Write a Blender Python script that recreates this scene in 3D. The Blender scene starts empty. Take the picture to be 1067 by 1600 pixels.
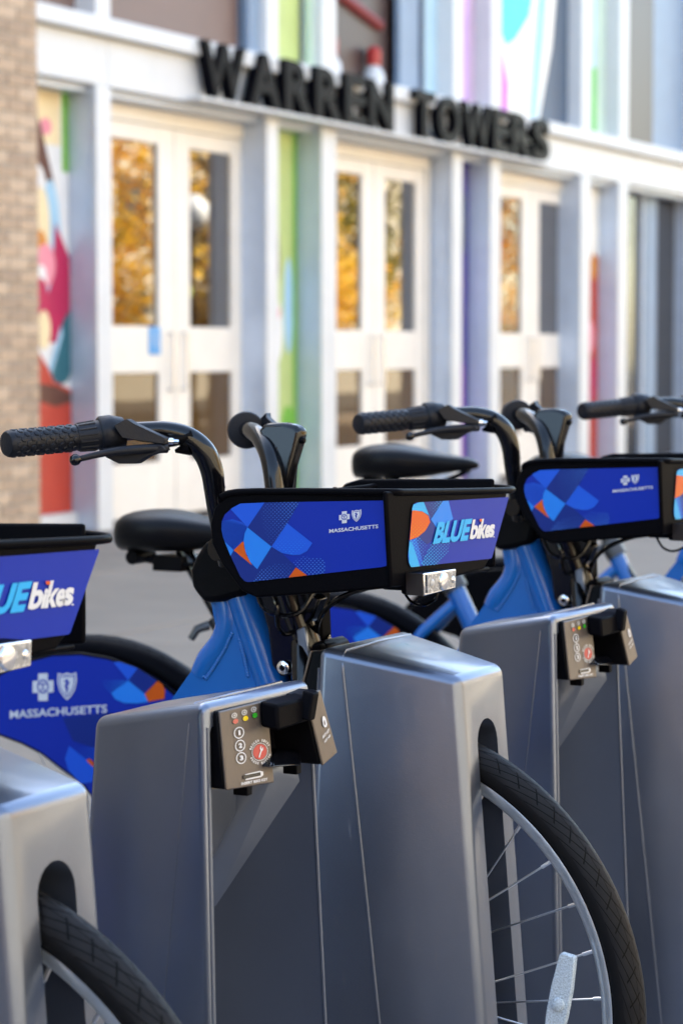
import bpy, bmesh, math, random
from mathutils import Vector, Matrix
random.seed(7)
sc = bpy.context.scene
COL = sc.collection
R = math.radians
TH = R(27.2); THB = R(26.3)

# ---------------------------------------------------------------- camera
cam = bpy.data.cameras.new('camera'); camo = bpy.data.objects.new('camera', cam); COL.objects.link(camo)
cam.sensor_fit = 'VERTICAL'; cam.sensor_height = 36; cam.lens = 85.0
camo.location = (0, 0, 1.126); camo.rotation_euler = (R(90) - math.atan(247/3778), 0, 0)
cam.clip_start = .05; cam.clip_end = 500
cam.dof.use_dof = True; cam.dof.focus_distance = 2.55; cam.dof.aperture_fstop = 7.6; cam.dof.aperture_blades = 8
sc.camera = camo
# ---------------------------------------------------------------- sky, sun, exposure
w = bpy.data.worlds.new('World'); sc.world = w; w.use_nodes = True
nt = w.node_tree; sky = nt.nodes.new('ShaderNodeTexSky'); sky.sky_type = 'NISHITA'; sky.sun_disc = False
SUN_EL = R(38); sdir = Vector((-.62, .78, 0)).normalized()
sky.sun_elevation = SUN_EL; sky.sun_rotation = math.atan2(sdir.x, sdir.y)
sky.dust_density = 1.0; sky.ozone_density = 1.0
bg = nt.nodes['Background']; bg.inputs[1].default_value = .15
nt.links.new(sky.outputs[0], bg.inputs[0])
sun = bpy.data.lights.new('sun', 'SUN'); sun.energy = 4.5; sun.angle = R(.53); sun.color = (1, .93, .82)
suno = bpy.data.objects.new('sun', sun); COL.objects.link(suno)
v = Vector((sdir.x*math.cos(SUN_EL), sdir.y*math.cos(SUN_EL), math.sin(SUN_EL)))
suno.rotation_euler = v.to_track_quat('Z', 'Y').to_euler()
vs = sc.view_settings
vs.view_transform = 'Standard'; vs.look = 'None'; vs.gamma = 1; vs.use_curve_mapping = False
vs.exposure = 3.0
vs.use_white_balance = True; vs.white_balance_temperature = 7200; vs.white_balance_tint = 7
sc.render.resolution_x = 682; sc.render.resolution_y = 1024

# ---------------------------------------------------------------- materials
def mat(name, col, rough=.5, metal=0, spec=.5, noise=0, nscale=20, bump=0, bscale=80, coat=0, ior=None, noise2=None, emit=0):
    m = bpy.data.materials.new(name); m.use_nodes = True
    n = m.node_tree; b = n.nodes['Principled BSDF']; L = n.links.new
    b.inputs['Base Color'].default_value = (*col, 1); b.inputs['Roughness'].default_value = rough
    b.inputs['Metallic'].default_value = metal; b.inputs['Specular IOR Level'].default_value = spec
    b.inputs['Coat Weight'].default_value = coat; b.inputs['Coat Roughness'].default_value = .08
    if ior: b.inputs['IOR'].default_value = ior
    if noise or bump:
        tc = n.nodes.new('ShaderNodeTexCoord')
    if noise:
        t = n.nodes.new('ShaderNodeTexNoise'); t.inputs['Scale'].default_value = nscale; t.inputs['Detail'].default_value = 6
        L(tc.outputs['Object'], t.inputs['Vector'])
        mp = n.nodes.new('ShaderNodeMapRange'); mp.inputs[1].default_value = .3; mp.inputs[2].default_value = .7
        mp.inputs[3].default_value = 1-noise; mp.inputs[4].default_value = 1+noise
        L(t.outputs[0], mp.inputs[0])
        mx = n.nodes.new('ShaderNodeMix'); mx.data_type = 'RGBA'; mx.blend_type = 'MULTIPLY'; mx.inputs[0].default_value = 1
        mx.inputs[6].default_value = (*col, 1); L(mp.outputs[0], mx.inputs[7]); L(mx.outputs[2], b.inputs['Base Color'])
        mr = n.nodes.new('ShaderNodeMapRange'); mr.inputs[1].default_value = .3; mr.inputs[2].default_value = .7
        mr.inputs[3].default_value = max(0, rough-noise*.25); mr.inputs[4].default_value = min(1, rough+noise*.25)
        L(t.outputs[0], mr.inputs[0]); L(mr.outputs[0], b.inputs['Roughness'])
    if bump:
        t2 = n.nodes.new('ShaderNodeTexNoise'); t2.inputs['Scale'].default_value = bscale; t2.inputs['Detail'].default_value = 4
        L(tc.outputs['Object'], t2.inputs['Vector'])
        bp = n.nodes.new('ShaderNodeBump'); bp.inputs['Strength'].default_value = bump; bp.inputs['Distance'].default_value = .002
        L(t2.outputs[0], bp.inputs['Height']); L(bp.outputs[0], b.inputs['Normal'])
    return m
def srgb(h):
    h = h.lstrip('#'); c = [int(h[i:i+2], 16)/255 for i in (0, 2, 4)]
    return tuple(x/12.92 if x <= .04045 else ((x+.055)/1.055)**2.4 for x in c)

M = {}
def dock_paint():
    m = mat('silver_paint', (.125, .148, .200), .32, .82, .5, noise=.09, nscale=5)
    n = m.node_tree; b = n.nodes['Principled BSDF']; L = n.links.new
    tc = n.nodes.new('ShaderNodeTexCoord')
    v = n.nodes.new('ShaderNodeTexVoronoi'); v.inputs['Scale'].default_value = 900; L(tc.outputs['Object'], v.inputs['Vector'])
    bp = n.nodes.new('ShaderNodeBump'); bp.inputs['Strength'].default_value = .09; bp.inputs['Distance'].default_value = .0006
    L(v.outputs['Distance'], bp.inputs['Height'])
    t = n.nodes.new('ShaderNodeTexNoise'); t.inputs['Scale'].default_value = 260; L(tc.outputs['Object'], t.inputs['Vector'])
    b2 = n.nodes.new('ShaderNodeBump'); b2.inputs['Strength'].default_value = .12; b2.inputs['Distance'].default_value = .0005
    L(t.outputs[0], b2.inputs['Height']); L(bp.outputs[0], b2.inputs['Normal']); L(b2.outputs[0], b.inputs['Normal'])
    # scuffs and grime: sparse stretched marks that roughen the paint
    mpn = n.nodes.new('ShaderNodeMapping'); mpn.inputs['Scale'].default_value = (38, 38, 7); L(tc.outputs['Object'], mpn.inputs[0])
    t3 = n.nodes.new('ShaderNodeTexNoise'); t3.inputs['Scale'].default_value = 2.2; t3.inputs['Detail'].default_value = 9; t3.inputs['Roughness'].default_value = .75; L(mpn.outputs[0], t3.inputs['Vector'])
    r3 = n.nodes.new('ShaderNodeMapRange'); r3.inputs[1].default_value = .60; r3.inputs[2].default_value = .70; L(t3.outputs[0], r3.inputs[0])
    old = b.inputs['Base Color'].links[0].from_socket; mx = n.nodes.new('ShaderNodeMix'); mx.data_type = 'RGBA'
    ml = n.nodes.new('ShaderNodeMath'); ml.operation = 'MULTIPLY'; ml.inputs[1].default_value = .28; L(r3.outputs[0], ml.inputs[0]); L(ml.outputs[0], mx.inputs[0])
    L(old, mx.inputs[6]); mx.inputs[7].default_value = (.20, .19, .18, 1); L(mx.outputs[2], b.inputs['Base Color'])
    oldr = b.inputs['Roughness'].links[0].from_socket; ad = n.nodes.new('ShaderNodeMath'); ad.operation = 'ADD'; L(oldr, ad.inputs[0])
    m4 = n.nodes.new('ShaderNodeMath'); m4.operation = 'MULTIPLY'; m4.inputs[1].default_value = .18; L(r3.outputs[0], m4.inputs[0]); L(m4.outputs[0], ad.inputs[1]); L(ad.outputs[0], b.inputs['Roughness'])
    b.inputs['Coat Weight'].default_value = .4; b.inputs['Coat Roughness'].default_value = .12
    return m
M['dock'] = dock_paint()
M['black'] = mat('black_plastic', (.003, .003, .004), .36, 0, .1, noise=.2, ior=1.3, nscale=40, bump=.15, bscale=500)
M['rim_black'] = mat('satin_black_plastic', (.0025, .0025, .0035), .42, 0, .05, ior=1.25, bump=.1, bscale=400)
M['gloss'] = mat('gloss_black_paint', (.0025, .0025, .0035), .13, 0, .35, coat=.0, noise=.1, nscale=30)
M['rubber'] = mat('grip_rubber', (.005, .006, .010), .48, 0, .22, noise=.2, nscale=60, bump=.2, bscale=300)
M['saddle'] = mat('saddle_vinyl', (.004, .004, .005), .36, 0, .2, ior=1.35, bump=.3, bscale=350)
M['blue'] = mat('frame_blue_paint', (.003, .095, .34), .22, 0, .35, coat=.15, noise=.05, nscale=12)
M['chrome'] = mat('chrome', (.75, .75, .76), .15, 1)
M['steel'] = mat('spoke_steel', (.66, .66, .67), .3, 1)
M['clampgrey'] = mat('clamp_grey', (.05, .052, .056), .4, .5)
M['stickerblue'] = mat('sticker_blue', (.06, .30, .62), .4)
M['rim'] = mat('anodised_rim', (.56, .62, .68), .3, .8, noise=.08, nscale=60)
M['brown'] = mat('bronze_panel', (.085, .068, .058), .42, .35, noise=.06, nscale=200, bump=.05, bscale=700)
M['white'] = mat('white_print', (.50, .52, .56), .4)
M['print_blue'] = mat('royal_blue_print', (.002, .020, .27), .35, 0, .12, coat=0)
M['navy'] = mat('dark_blue_print', (.002, .017, .16), .35, 0, .15, coat=0)
M['mid'] = mat('mid_blue_print', (.004, .075, .50), .35, 0, .15, coat=0)
M['azure'] = mat('azure_print', (.006, .165, .60), .35, 0, .15, coat=0)
M['cyan'] = mat('cyan_print', (.01, .30, .62), .35, 0, .15, coat=0)
M['orange'] = mat('orange_print', (.50, .075, .006), .35, 0, .15, coat=0)
M['dot'] = mat('dot_blue_print', (.01, .12, .46), .3)
M['red'] = mat('red_print', (.36, .012, .012), .4)
M['redled'] = mat('red_lens', (.32, .01, .01), .2)
M['yellowled'] = mat('yellow_lens', (.55, .40, .01), .2)
M['greenled'] = mat('green_lens', (.02, .24, .02), .2)
M['greyicon'] = mat('grey_icon', (.35, .35, .35), .3)
M['reflector'] = mat('reflector_plastic', (.46, .54, .60), .15, .1, .5, noise=.35, nscale=500, bump=.6, bscale=900)
M['lamp_plate'] = mat('lamp_plate', (.30, .31, .33), .25, .6, noise=.4, nscale=120)
M['lens'] = mat('lamp_reflector', (.8, .8, .82), .12, 1, bump=.4, bscale=120)
M['amber'] = mat('lamp_amber', (.012, .007, .005), .4)
M['white_paint'] = mat('white_metal_paint', (.585, .595, .60), .42, 0, .5, noise=.05, nscale=3)
M['cream'] = mat('door_white_paint', (.77, .72, .645), .42, 0, .5, noise=.04, nscale=4)
M['alu'] = mat('aluminium', (.50, .57, .68), .4, .3, noise=.05, nscale=6)
M['letter'] = mat('letter_black', (.002, .002, .004), .4, 0, .04)
M['mortar'] = mat('mortar', (.34, .30, .25), .9, noise=.1, nscale=30)
M['concrete'] = mat('concrete', (.215, .168, .126), .85, noise=.16, nscale=1.6, bump=.3, bscale=60)
M['asphalt'] = mat('asphalt', (.07, .068, .066), .9, noise=.2, nscale=30, bump=.5, bscale=200)
M['kerb'] = mat('granite_kerb', (.33, .32, .31), .8, noise=.15, nscale=40)
M['baseplate'] = mat('galvanised_plate', (.3, .31, .33), .5, .7, noise=.1, nscale=14)
M['clear'] = mat('clear_lens', (.9, .9, .92), .05)
M['clear'].node_tree.nodes['Principled BSDF'].inputs['Transmission Weight'].default_value = 1
def glass(name, base, ior=2.0, rough=.01):
    return mat(name, base, rough, 0, .5, ior=ior, bump=.25, bscale=1.6)
M['glass'] = glass('door_glass', (.025, .014, .005), 2.6)
M['glass_low'] = glass('lower_glass', (.085, .045, .014), 1.45)
M['glass_frost'] = glass('tinted_glass', (.05, .03, .028), 1.45, .4)
M['glass_dark'] = glass('window_glass', (.02, .018, .018), 1.35, .08)
for i, c in enumerate([(.50, .37, .275), (.44, .325, .24), (.55, .42, .32), (.39, .29, .22)]):
    M['brick%d' % i] = mat('buff_brick_%s' % 'abcd'[i], tuple(x*k for x, k in zip(c, (.92, .89, .82))), .85, noise=.15, nscale=25, bump=.4, bscale=90)
def flat(key, hexv, rough=.5): 
    M[key] = mat('mural_'+key, srgb(hexv), rough, noise=.06, nscale=5)
for k, h_ in dict(m_lime='#b4c47c', m_green='#6fae3c', m_palegreen='#b9cfc0', m_grey='#9aa6ab', m_teal='#1e5f6e', m_red='#b23a28', m_crimson='#b3164d',
                 m_cream='#e6d2a8', m_sky='#9cc4dc', m_brown='#5a3326', m_white='#dcdcdc', m_purple='#3c2a86', m_lilac='#c9a2dc', m_cyan='#19c4e0',
                 m_magenta='#c45cc4', m_slate='#46586c', m_orange='#c9802c', m_darkred='#7a2222', m_violet='#8f3aa8', m_pale='#a8c8d8', m_pink='#e08a9a',
                 m_taupe='#6e5850', m_dark='#2a2420', m_vgreen='#4fbf3c', m_ivory='#e9e6dc', m_mauve='#b9a3bd', m_bluegrey='#7d92a8').items(): flat(k, h_)

# tyre with tread relief
def tyre_mat():
    m = bpy.data.materials.new('tyre_rubber'); m.use_nodes = True; n = m.node_tree; b = n.nodes['Principled BSDF']; L = n.links.new
    b.inputs['Roughness'].default_value = .5; b.inputs['Specular IOR Level'].default_value = .06
    a = n.nodes.new('ShaderNodeAttribute'); a.attribute_name = 'tread'
    sp = n.nodes.new('ShaderNodeSeparateXYZ'); L(a.outputs['Vector'], sp.inputs[0])
    def mth(op, x, y=None, z=None):
        q = n.nodes.new('ShaderNodeMath'); q.operation = op
        for i, vv in enumerate((x, y, z)):
            if vv is None: continue
            if isinstance(vv, (int, float)): q.inputs[i].default_value = vv
            else: L(vv, q.inputs[i])
        return q.outputs[0]
    ang, ac = sp.outputs[0], sp.outputs[1]           # ang in groove units, ac = distance from the centre line (0..1)
    aa = mth('ABSOLUTE', ac)
    sk = mth('MULTIPLY', mth('POWER', aa, 1.5), 3.4)
    sgn = mth('MULTIPLY', mth('GREATER_THAN', ac, 0), .5)
    f = mth('FRACT', mth('ADD', mth('ADD', ang, sk), sgn))
    g1 = mth('LESS_THAN', mth('ABSOLUTE', mth('SUBTRACT', f, .5)), .07)
    f2 = mth('FRACT', mth('ADD', mth('SUBTRACT', mth('MULTIPLY', ang, 1), mth('MULTIPLY', aa, 1.2)), .3))
    g2 = mth('LESS_THAN', mth('ABSOLUTE', mth('SUBTRACT', f2, .5)), .045)
    band2 = mth('MULTIPLY', mth('GREATER_THAN', aa, .25), mth('LESS_THAN', aa, .7))
    g2 = mth('MULTIPLY', g2, band2)
    g3 = mth('LESS_THAN', mth('ABSOLUTE', mth('SUBTRACT', aa, .33)), .012)
    g4 = mth('LESS_THAN', mth('ABSOLUTE', mth('SUBTRACT', aa, .12)), .012)
    on = mth('LESS_THAN', aa, .92)
    g = mth('MULTIPLY', mth('MAXIMUM', mth('MAXIMUM', g1, g2), mth('MAXIMUM', g3, g4)), on)
    inv = mth('SUBTRACT', 1, g)
    inv2 = mth('ADD', inv, mth('MULTIPLY', on, .6))
    bp = n.nodes.new('ShaderNodeBump'); bp.inputs['Strength'].default_value = .9; bp.inputs['Distance'].default_value = .003
    L(inv2, bp.inputs['Height']); L(bp.outputs[0], b.inputs['Normal'])
    tc = n.nodes.new('ShaderNodeTexCoord'); t = n.nodes.new('ShaderNodeTexNoise'); t.inputs['Scale'].default_value = 35; t.inputs['Detail'].default_value = 6
    L(tc.outputs['Object'], t.inputs['Vector'])
    dust = mth('MULTIPLY', mth('MULTIPLY', t.outputs[0], on), .010)
    base = mth('ADD', mth('MULTIPLY', inv, .0065), mth('ADD', mth('MULTIPLY', dust, inv), .003))
    c = n.nodes.new('ShaderNodeCombineColor'); L(base, c.inputs[0]); L(base, c.inputs[1]); L(mth('MULTIPLY', base, 1.08), c.inputs[2])
    L(c.outputs[0], b.inputs['Base Color'])
    return m
M['tyre'] = tyre_mat()

# ---------------------------------------------------------------- mesh helpers
class MB:
    def __init__(s): s.v = []; s.f = []; s.m = []; s.attr = []
    def add(s, vs, fs, mi=0):
        o = len(s.v); s.v += [tuple(p) for p in vs]
        for f in fs: s.f.append([i+o for i in f]); s.m.append(mi)
    def box(s, a, b, mi=0):
        x0, y0, z0 = [min(a[i], b[i]) for i in range(3)]; x1, y1, z1 = [max(a[i], b[i]) for i in range(3)]
        s.add([(x0,y0,z0),(x1,y0,z0),(x1,y1,z0),(x0,y1,z0),(x0,y0,z1),(x1,y0,z1),(x1,y1,z1),(x0,y1,z1)],
              [(0,3,2,1),(4,5,6,7),(0,1,5,4),(1,2,6,5),(2,3,7,6),(3,0,4,7)], mi)
    def hexa(s, p, mi=0):       # 8 points ordered as a box
        s.add(p, [(0,3,2,1),(4,5,6,7),(0,1,5,4),(1,2,6,5),(2,3,7,6),(3,0,4,7)], mi)
    def prism(s, poly, off, mi=0):   # 3-D polygon extruded by a vector
        n = len(poly); off = Vector(off); top = [Vector(p)+off for p in poly]
        s.add(list(map(Vector, poly))+top, [list(range(n))[::-1], list(range(n, 2*n))]+[(i,(i+1)%n,n+(i+1)%n,n+i) for i in range(n)], mi)
    def tube(s, path, r, seg=12, mi=0, caps=True, sub=0, flat=None):
        P = [Vector(p) for p in path]; n = len(P)
        rr = list(r) if isinstance(r, (list, tuple)) else [r]*n
        if sub:
            Q = []; q = []
            for i in range(n-1):
                a, b, c, d = P[max(i-1,0)], P[i], P[i+1], P[min(i+2,n-1)]
                for k in range(sub):
                    t = k/sub
                    Q.append(.5*((2*b)+(c-a)*t+(2*a-5*b+4*c-d)*t*t+(3*b-a-3*c+d)*t**3)); q.append(rr[i]*(1-t)+rr[i+1]*t)
            Q.append(P[-1]); q.append(rr[-1]); P, rr, n = Q, q, len(Q)
        T = [(P[min(i+1,n-1)]-P[max(i-1,0)]).normalized() for i in range(n)]
        up = Vector((0,0,1)) if abs(T[0].z) < .9 else Vector((1,0,0))
        N = (up-T[0]*up.dot(T[0])).normalized(); vs_ = []
        for i in range(n):
            N = (N-T[i]*N.dot(T[i])).normalized(); B = T[i].cross(N)
            for k in range(seg):
                a = 2*math.pi*k/seg
                vs_.append(P[i]+N*(math.cos(a)*rr[i])+B*(math.sin(a)*rr[i]))
        fs = [(i*seg+k, i*seg+(k+1)%seg, (i+1)*seg+(k+1)%seg, (i+1)*seg+k) for i in range(n-1) for k in range(seg)]
        if caps: fs += [list(range(seg))[::-1], list(range((n-1)*seg, n*seg))]
        s.add(vs_, fs, mi)
    def lathe(s, c, axis, prof, seg=24, mi=0):   # prof: (offset along the axis, radius)
        ax = Vector(axis).normalized(); c = Vector(c); up = Vector((0,0,1)) if abs(ax.z) < .9 else Vector((1,0,0))
        N = (up-ax*up.dot(ax)).normalized(); B = ax.cross(N); vs_ = []
        for (d, r) in prof:
            for k in range(seg):
                a = 2*math.pi*k/seg; vs_.append(c+ax*d+N*(math.cos(a)*r)+B*(math.sin(a)*r))
        n = len(prof)
        fs = [(i*seg+k, i*seg+(k+1)%seg, (i+1)*seg+(k+1)%seg, (i+1)*seg+k) for i in range(n-1) for k in range(seg)]
        fs += [list(range(seg))[::-1], list(range((n-1)*seg, n*seg))]
        s.add(vs_, fs, mi)
    def build(s, name, mats, parent=None, bevel=0, seg=2, smooth=40, loc=None, weld=True, recalc=True):
        me = bpy.data.meshes.new(name); me.from_pydata(s.v, [], s.f)
        if not isinstance(mats, (list, tuple)): mats = [mats]
        for m in mats: me.materials.append(M[m])
        for i, p in enumerate(me.polygons): p.material_index = s.m[i]
        if recalc:
            bm = bmesh.new(); bm.from_mesh(me); bmesh.ops.recalc_face_normals(bm, faces=bm.faces); bm.to_mesh(me); bm.free()
        if smooth:
            me.polygons.foreach_set('use_smooth', [True]*len(me.polygons)); me.set_sharp_from_angle(angle=R(smooth))
        o = bpy.data.objects.new(name, me); COL.objects.link(o)
        if parent: o.parent = parent
        if loc: o.location = loc
        if bevel:
            b = o.modifiers.new('bevel', 'BEVEL'); b.width = bevel; b.segments = seg; b.limit_method = 'ANGLE'; b.angle_limit = R(35)
            b.harden_normals = False
        return o
def tag(o, label=None, cat=None, group=None, kind=None):
    if label: o['label'] = label
    if cat: o['category'] = cat
    if group: o['group'] = group
    if kind: o['kind'] = kind
    return o
def empty(name, loc=(0,0,0), rz=0):
    o = bpy.data.objects.new(name, None); COL.objects.link(o); o.location = loc; o.rotation_euler = (0,0,rz); o.empty_display_size = .1
    return o
KIDS = {}
def children(o):
    return [c for c in bpy.data.objects if c.parent == o]
def copy_tree(o, parent=None, skip=()):
    c = o.copy(); COL.objects.link(c); c.parent = parent
    for ch in children(o):
        if ch.name.split('.')[0] in skip: continue
        copy_tree(ch, c, skip)
    return c
def bake(o):
    dg = bpy.context.evaluated_depsgraph_get(); dg.update()
    me = bpy.data.meshes.new_from_object(o.evaluated_get(dg)); o.modifiers.clear(); o.data = me
_tc = {}
def text2d(txt, bold=0, res=3):
    key = (txt, bold)
    if key in _tc: return _tc[key]
    cu = bpy.data.curves.new('t', 'FONT'); cu.body = txt; cu.resolution_u = res; cu.offset = bold; cu.fill_mode = 'FRONT'; cu.size = 1
    o = bpy.data.objects.new('t', cu); COL.objects.link(o)
    dg = bpy.context.evaluated_depsgraph_get(); me = bpy.data.meshes.new_from_object(o.evaluated_get(dg))
    vs_ = [(v.co.x, v.co.y) for v in me.vertices]; fs = [list(p.vertices) for p in me.polygons]
    bpy.data.objects.remove(o); bpy.data.meshes.remove(me); bpy.data.curves.remove(cu)
    x0 = min(v[0] for v in vs_); x1 = max(v[0] for v in vs_); y0 = min(v[1] for v in vs_); y1 = max(v[1] for v in vs_)
    _tc[key] = ([((x-x0)/(x1-x0), (y-y0)/(y1-y0)) for x, y in vs_], fs, (x1-x0)/(y1-y0)); return _tc[key]

def clip(poly, conv):
    # Sutherland-Hodgman against a convex outline (either winding)
    A_ = sum(conv[i][0]*conv[(i+1)%len(conv)][1]-conv[(i+1)%len(conv)][0]*conv[i][1] for i in range(len(conv)))
    sg = 1 if A_ > 0 else -1
    out = list(poly)
    for i in range(len(conv)):
        a = conv[i]; b = conv[(i+1) % len(conv)]
        def side(p): return sg*((b[0]-a[0])*(p[1]-a[1])-(b[1]-a[1])*(p[0]-a[0]))
        inp = out; out = []
        for j in range(len(inp)):
            p = inp[j]; q = inp[(j+1) % len(inp)]; sp_, sq = side(p), side(q)
            if sp_ >= 0: out.append(p)
            if (sp_ >= 0) != (sq >= 0):
                t = sp_/(sp_-sq); out.append((p[0]+(q[0]-p[0])*t, p[1]+(q[1]-p[1])*t))
        if not out: return []
    return out

class Print:
    """flat print on a panel: a 2-D sheet laid on the quad c00 c10 c11 c01, every layer a hair above the one below"""
    def __init__(s, quad, box, nrm, outline=None):
        s.q = [Vector(p) for p in quad]; s.b = box; s.n = Vector(nrm).normalized(); s.o = outline; s.mb = MB(); s.mats = []
    def P(s, x, y, k):
        x0, y0, x1, y1 = s.b; u = (x-x0)/(x1-x0); v_ = (y-y0)/(y1-y0)
        a, b, c, d = s.q
        return a*(1-u)*(1-v_)+b*u*(1-v_)+c*u*v_+d*(1-u)*v_+s.n*(.00025*k)
    def mi(s, m):
        if m not in s.mats: s.mats.append(m)
        return s.mats.index(m)
    def poly(s, pts, m, k=1, noclip=False):
        if s.o and not noclip: pts = clip(pts, s.o)
        if len(pts) < 3: return
        s.mb.add([s.P(x, y, k) for x, y in pts], [list(range(len(pts)))], s.mi(m))
    def disc(s, cx, cy, rx, ry, m, k=1, n=20):
        s.poly([(cx+rx*math.cos(2*math.pi*i/n), cy+ry*math.sin(2*math.pi*i/n)) for i in range(n)], m, k)
    def ring(s, cx, cy, rx, ry, th, m, k=1, n=28):
        vs_ = []
        for q in (1, 1-th):
            vs_ += [s.P(cx+q*rx*math.cos(2*math.pi*i/n), cy+q*ry*math.sin(2*math.pi*i/n), k) for i in range(n)]
        s.mb.add(vs_, [(i, (i+1)%n, n+(i+1)%n, n+i) for i in range(n)], s.mi(m))
    def dots(s, region, m, k=2, step=14, rmax=5, grad=(1,0), ang=45, conv=True):
        xs = [p[0] for p in region]; ys = [p[1] for p in region]
        g0 = min(p[0]*grad[0]+p[1]*grad[1] for p in region); g1 = max(p[0]*grad[0]+p[1]*grad[1] for p in region)
        cx, cy = sum(xs)/len(xs), sum(ys)/len(ys); ca, sa = math.cos(R(ang)), math.sin(R(ang)); N_ = int((max(xs)-min(xs)+max(ys)-min(ys))/step)
        for i in range(-N_, N_):
            for j in range(-N_, N_):
                x = cx+(i*ca-j*sa)*step; y = cy+(i*sa+j*ca)*step
                g = (x*grad[0]+y*grad[1]-g0)/(g1-g0)
                if not 0 < g < 1: continue
                r = rmax*(.25+.75*g)
                pl = clip([(x+r*math.cos(R(60*t)), y+r*math.sin(R(60*t))) for t in range(6)], region)
                if len(pl) >= 3: s.poly(pl, m, k)
    def text(s, txt, x, y, ux, uy, m, k=3, bold=0.0):
        """(x,y) lower left, ux vector of the whole width, uy vector of the whole height"""
        vs_, fs, _ = text2d(txt, bold)
        s.mb.add([s.P(x+a*ux[0]+b*uy[0], y+a*ux[1]+b*uy[1], k) for a, b in vs_], fs, s.mi(m))
    def build(s, name, parent): return s.mb.build(name, s.mats, parent, smooth=0, recalc=False)

def logos(p, x, y, w_, h_, sk=0, k=3, ink='print_blue'):
    """a cross and a shield emblem side by side; box x..x+w_, y..y+h_, sk = rise per unit width"""
    def Q(a, b): return (x+a*w_, y+b*h_-sk*a*w_)
    c0, r0 = .24, .24
    t = .11
    cr = [(c0-t,.0),(c0+t,.0),(c0+t,.27),(c0+.24,.27),(c0+.24,.70),(c0+t,.70),(c0+t,1),(c0-t,1),(c0-t,.70),(c0-.24,.70),(c0-.24,.27),(c0-t,.27)]
    p.poly([Q(*q) for q in cr], 'white', k, True)
    ox, oy = Q(c0, .48)
    p.ring(ox, oy, .135*w_, .26*h_, .22, ink, k+1, 20)
    def seg(a, b, th):
        (ax, ay), (bx, by) = Q(*a), Q(*b); dx, dy = bx-ax, by-ay; l = math.hypot(dx, dy); nx, ny = -dy/l*th*w_, dx/l*th*w_
        p.poly([(ax+nx, ay+ny), (bx+nx, by+ny), (bx-nx, by-ny), (ax-nx, ay-ny)], ink, k+2, True)
    for a, b in [((c0,.33),(c0,.52)),((c0-.07,.40),(c0+.07,.40)),((c0,.52),(c0-.06,.66)),((c0,.52),(c0+.06,.66)),((c0-.07,.40),(c0-.09,.32)),((c0+.07,.40),(c0+.09,.32))]: seg(a, b, .012)
    s0 = .79
    def shield(q, mm, kk):
        pts = [(-.21,-.46),(-.10,-.40),(0,-.46),(.10,-.40),(.21,-.46),(.22,-.1),(.17,.2),(.08,.42),(0,.54),(-.08,.42),(-.17,.2),(-.22,-.1)]
        p.poly([Q(s0+a*q, .46+b*q) for a, b in pts], mm, kk, True)
    shield(1, 'white', k); shield(.84, ink, k+1); shield(.72, 'white', k+2)
    for a, b in [((s0,.22),(s0,.75)),((s0-.05,.30),(s0+.05,.36)),((s0+.05,.40),(s0-.05,.48)),((s0-.04,.52),(s0+.04,.60))]: seg2 = None
    for a, b in [((s0,.22),(s0,.75)),((s0-.06,.30),(s0+.06,.36)),((s0+.05,.40),(s0-.05,.48)),((s0-.04,.52),(s0+.04,.60))]:
        (ax, ay), (bx, by) = Q(*a), Q(*b); dx, dy = bx-ax, by-ay; l = math.hypot(dx, dy); nx, ny = -dy/l*.02*w_, dx/l*.02*w_
        p.poly([(ax+nx, ay+ny), (bx+nx, by+ny), (bx-nx, by-ny), (ax-nx, ay-ny)], ink, k+3, True)

# ---------------------------------------------------------------- frames of reference
h = Vector((math.cos(TH), -math.sin(TH), 0)); r = Vector((math.sin(TH), math.cos(TH), 0))
A = Vector((.053, 2.78, 0)); S = .87
def at(u, w_, z=0): return A+h*u+r*w_+Vector((0,0,z))
tb = Vector((math.sin(THB), math.cos(THB), 0)); db = Vector((-math.cos(THB), math.sin(THB), 0))
OB = Vector(((177-533.5)/3778*15.5, 15.5, 0))
RB = math.pi/2-THB

# ================================================================ GROUND
g = MB(); g.add([(-150,-150,-.16),(150,-150,-.16),(150,150,-.16),(-150,150,-.16)], [(0,1,2,3)])
tag(g.build('ground', 'asphalt', smooth=0), kind='structure')
pv = empty('pavement', OB, RB); tag(pv, kind='structure')
g = MB(); g.box((-40, .6, -.15), (60, -11.2, -.006)); g.build('pavement_base', 'concrete', pv, smooth=0)
g = MB(); g.box((-40, -11.2, -.155), (60, -11.38, .002)); kb = g.build('kerb', 'kerb', pv, bevel=.012)
slab_me = None; cnt = 0
for i in range(-4, 12):
    for j in range(0, 7):
        t0 = i*1.52-.6; d0 = -.05-j*1.52
        if slab_me is None:
            q = MB(); q.box((.006, -.006, -.05), (1.514, -1.514, 0)); o = q.build('paving_slab', 'concrete', pv, bevel=.006, loc=(t0, d0, 0)); slab_me = o
        else:
            o = slab_me.copy(); COL.objects.link(o); o.parent = pv; o.location = (t0, d0, random.uniform(-.0015, .0015))

# ================================================================ BUILDING
bld = empty('entrance_building', OB, RB)
tag(bld, 'university residence entrance with white double doors, buff brick pier and black lettering', 'building')
def bpart(name, boxes, m, parent=None, bevel=0, smooth=40):
    q = MB()
    for a, b in boxes: q.box(a, b)
    return q.build(name, m, parent or bld, bevel=bevel, smooth=smooth)
TOPZ = 9.2
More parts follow.
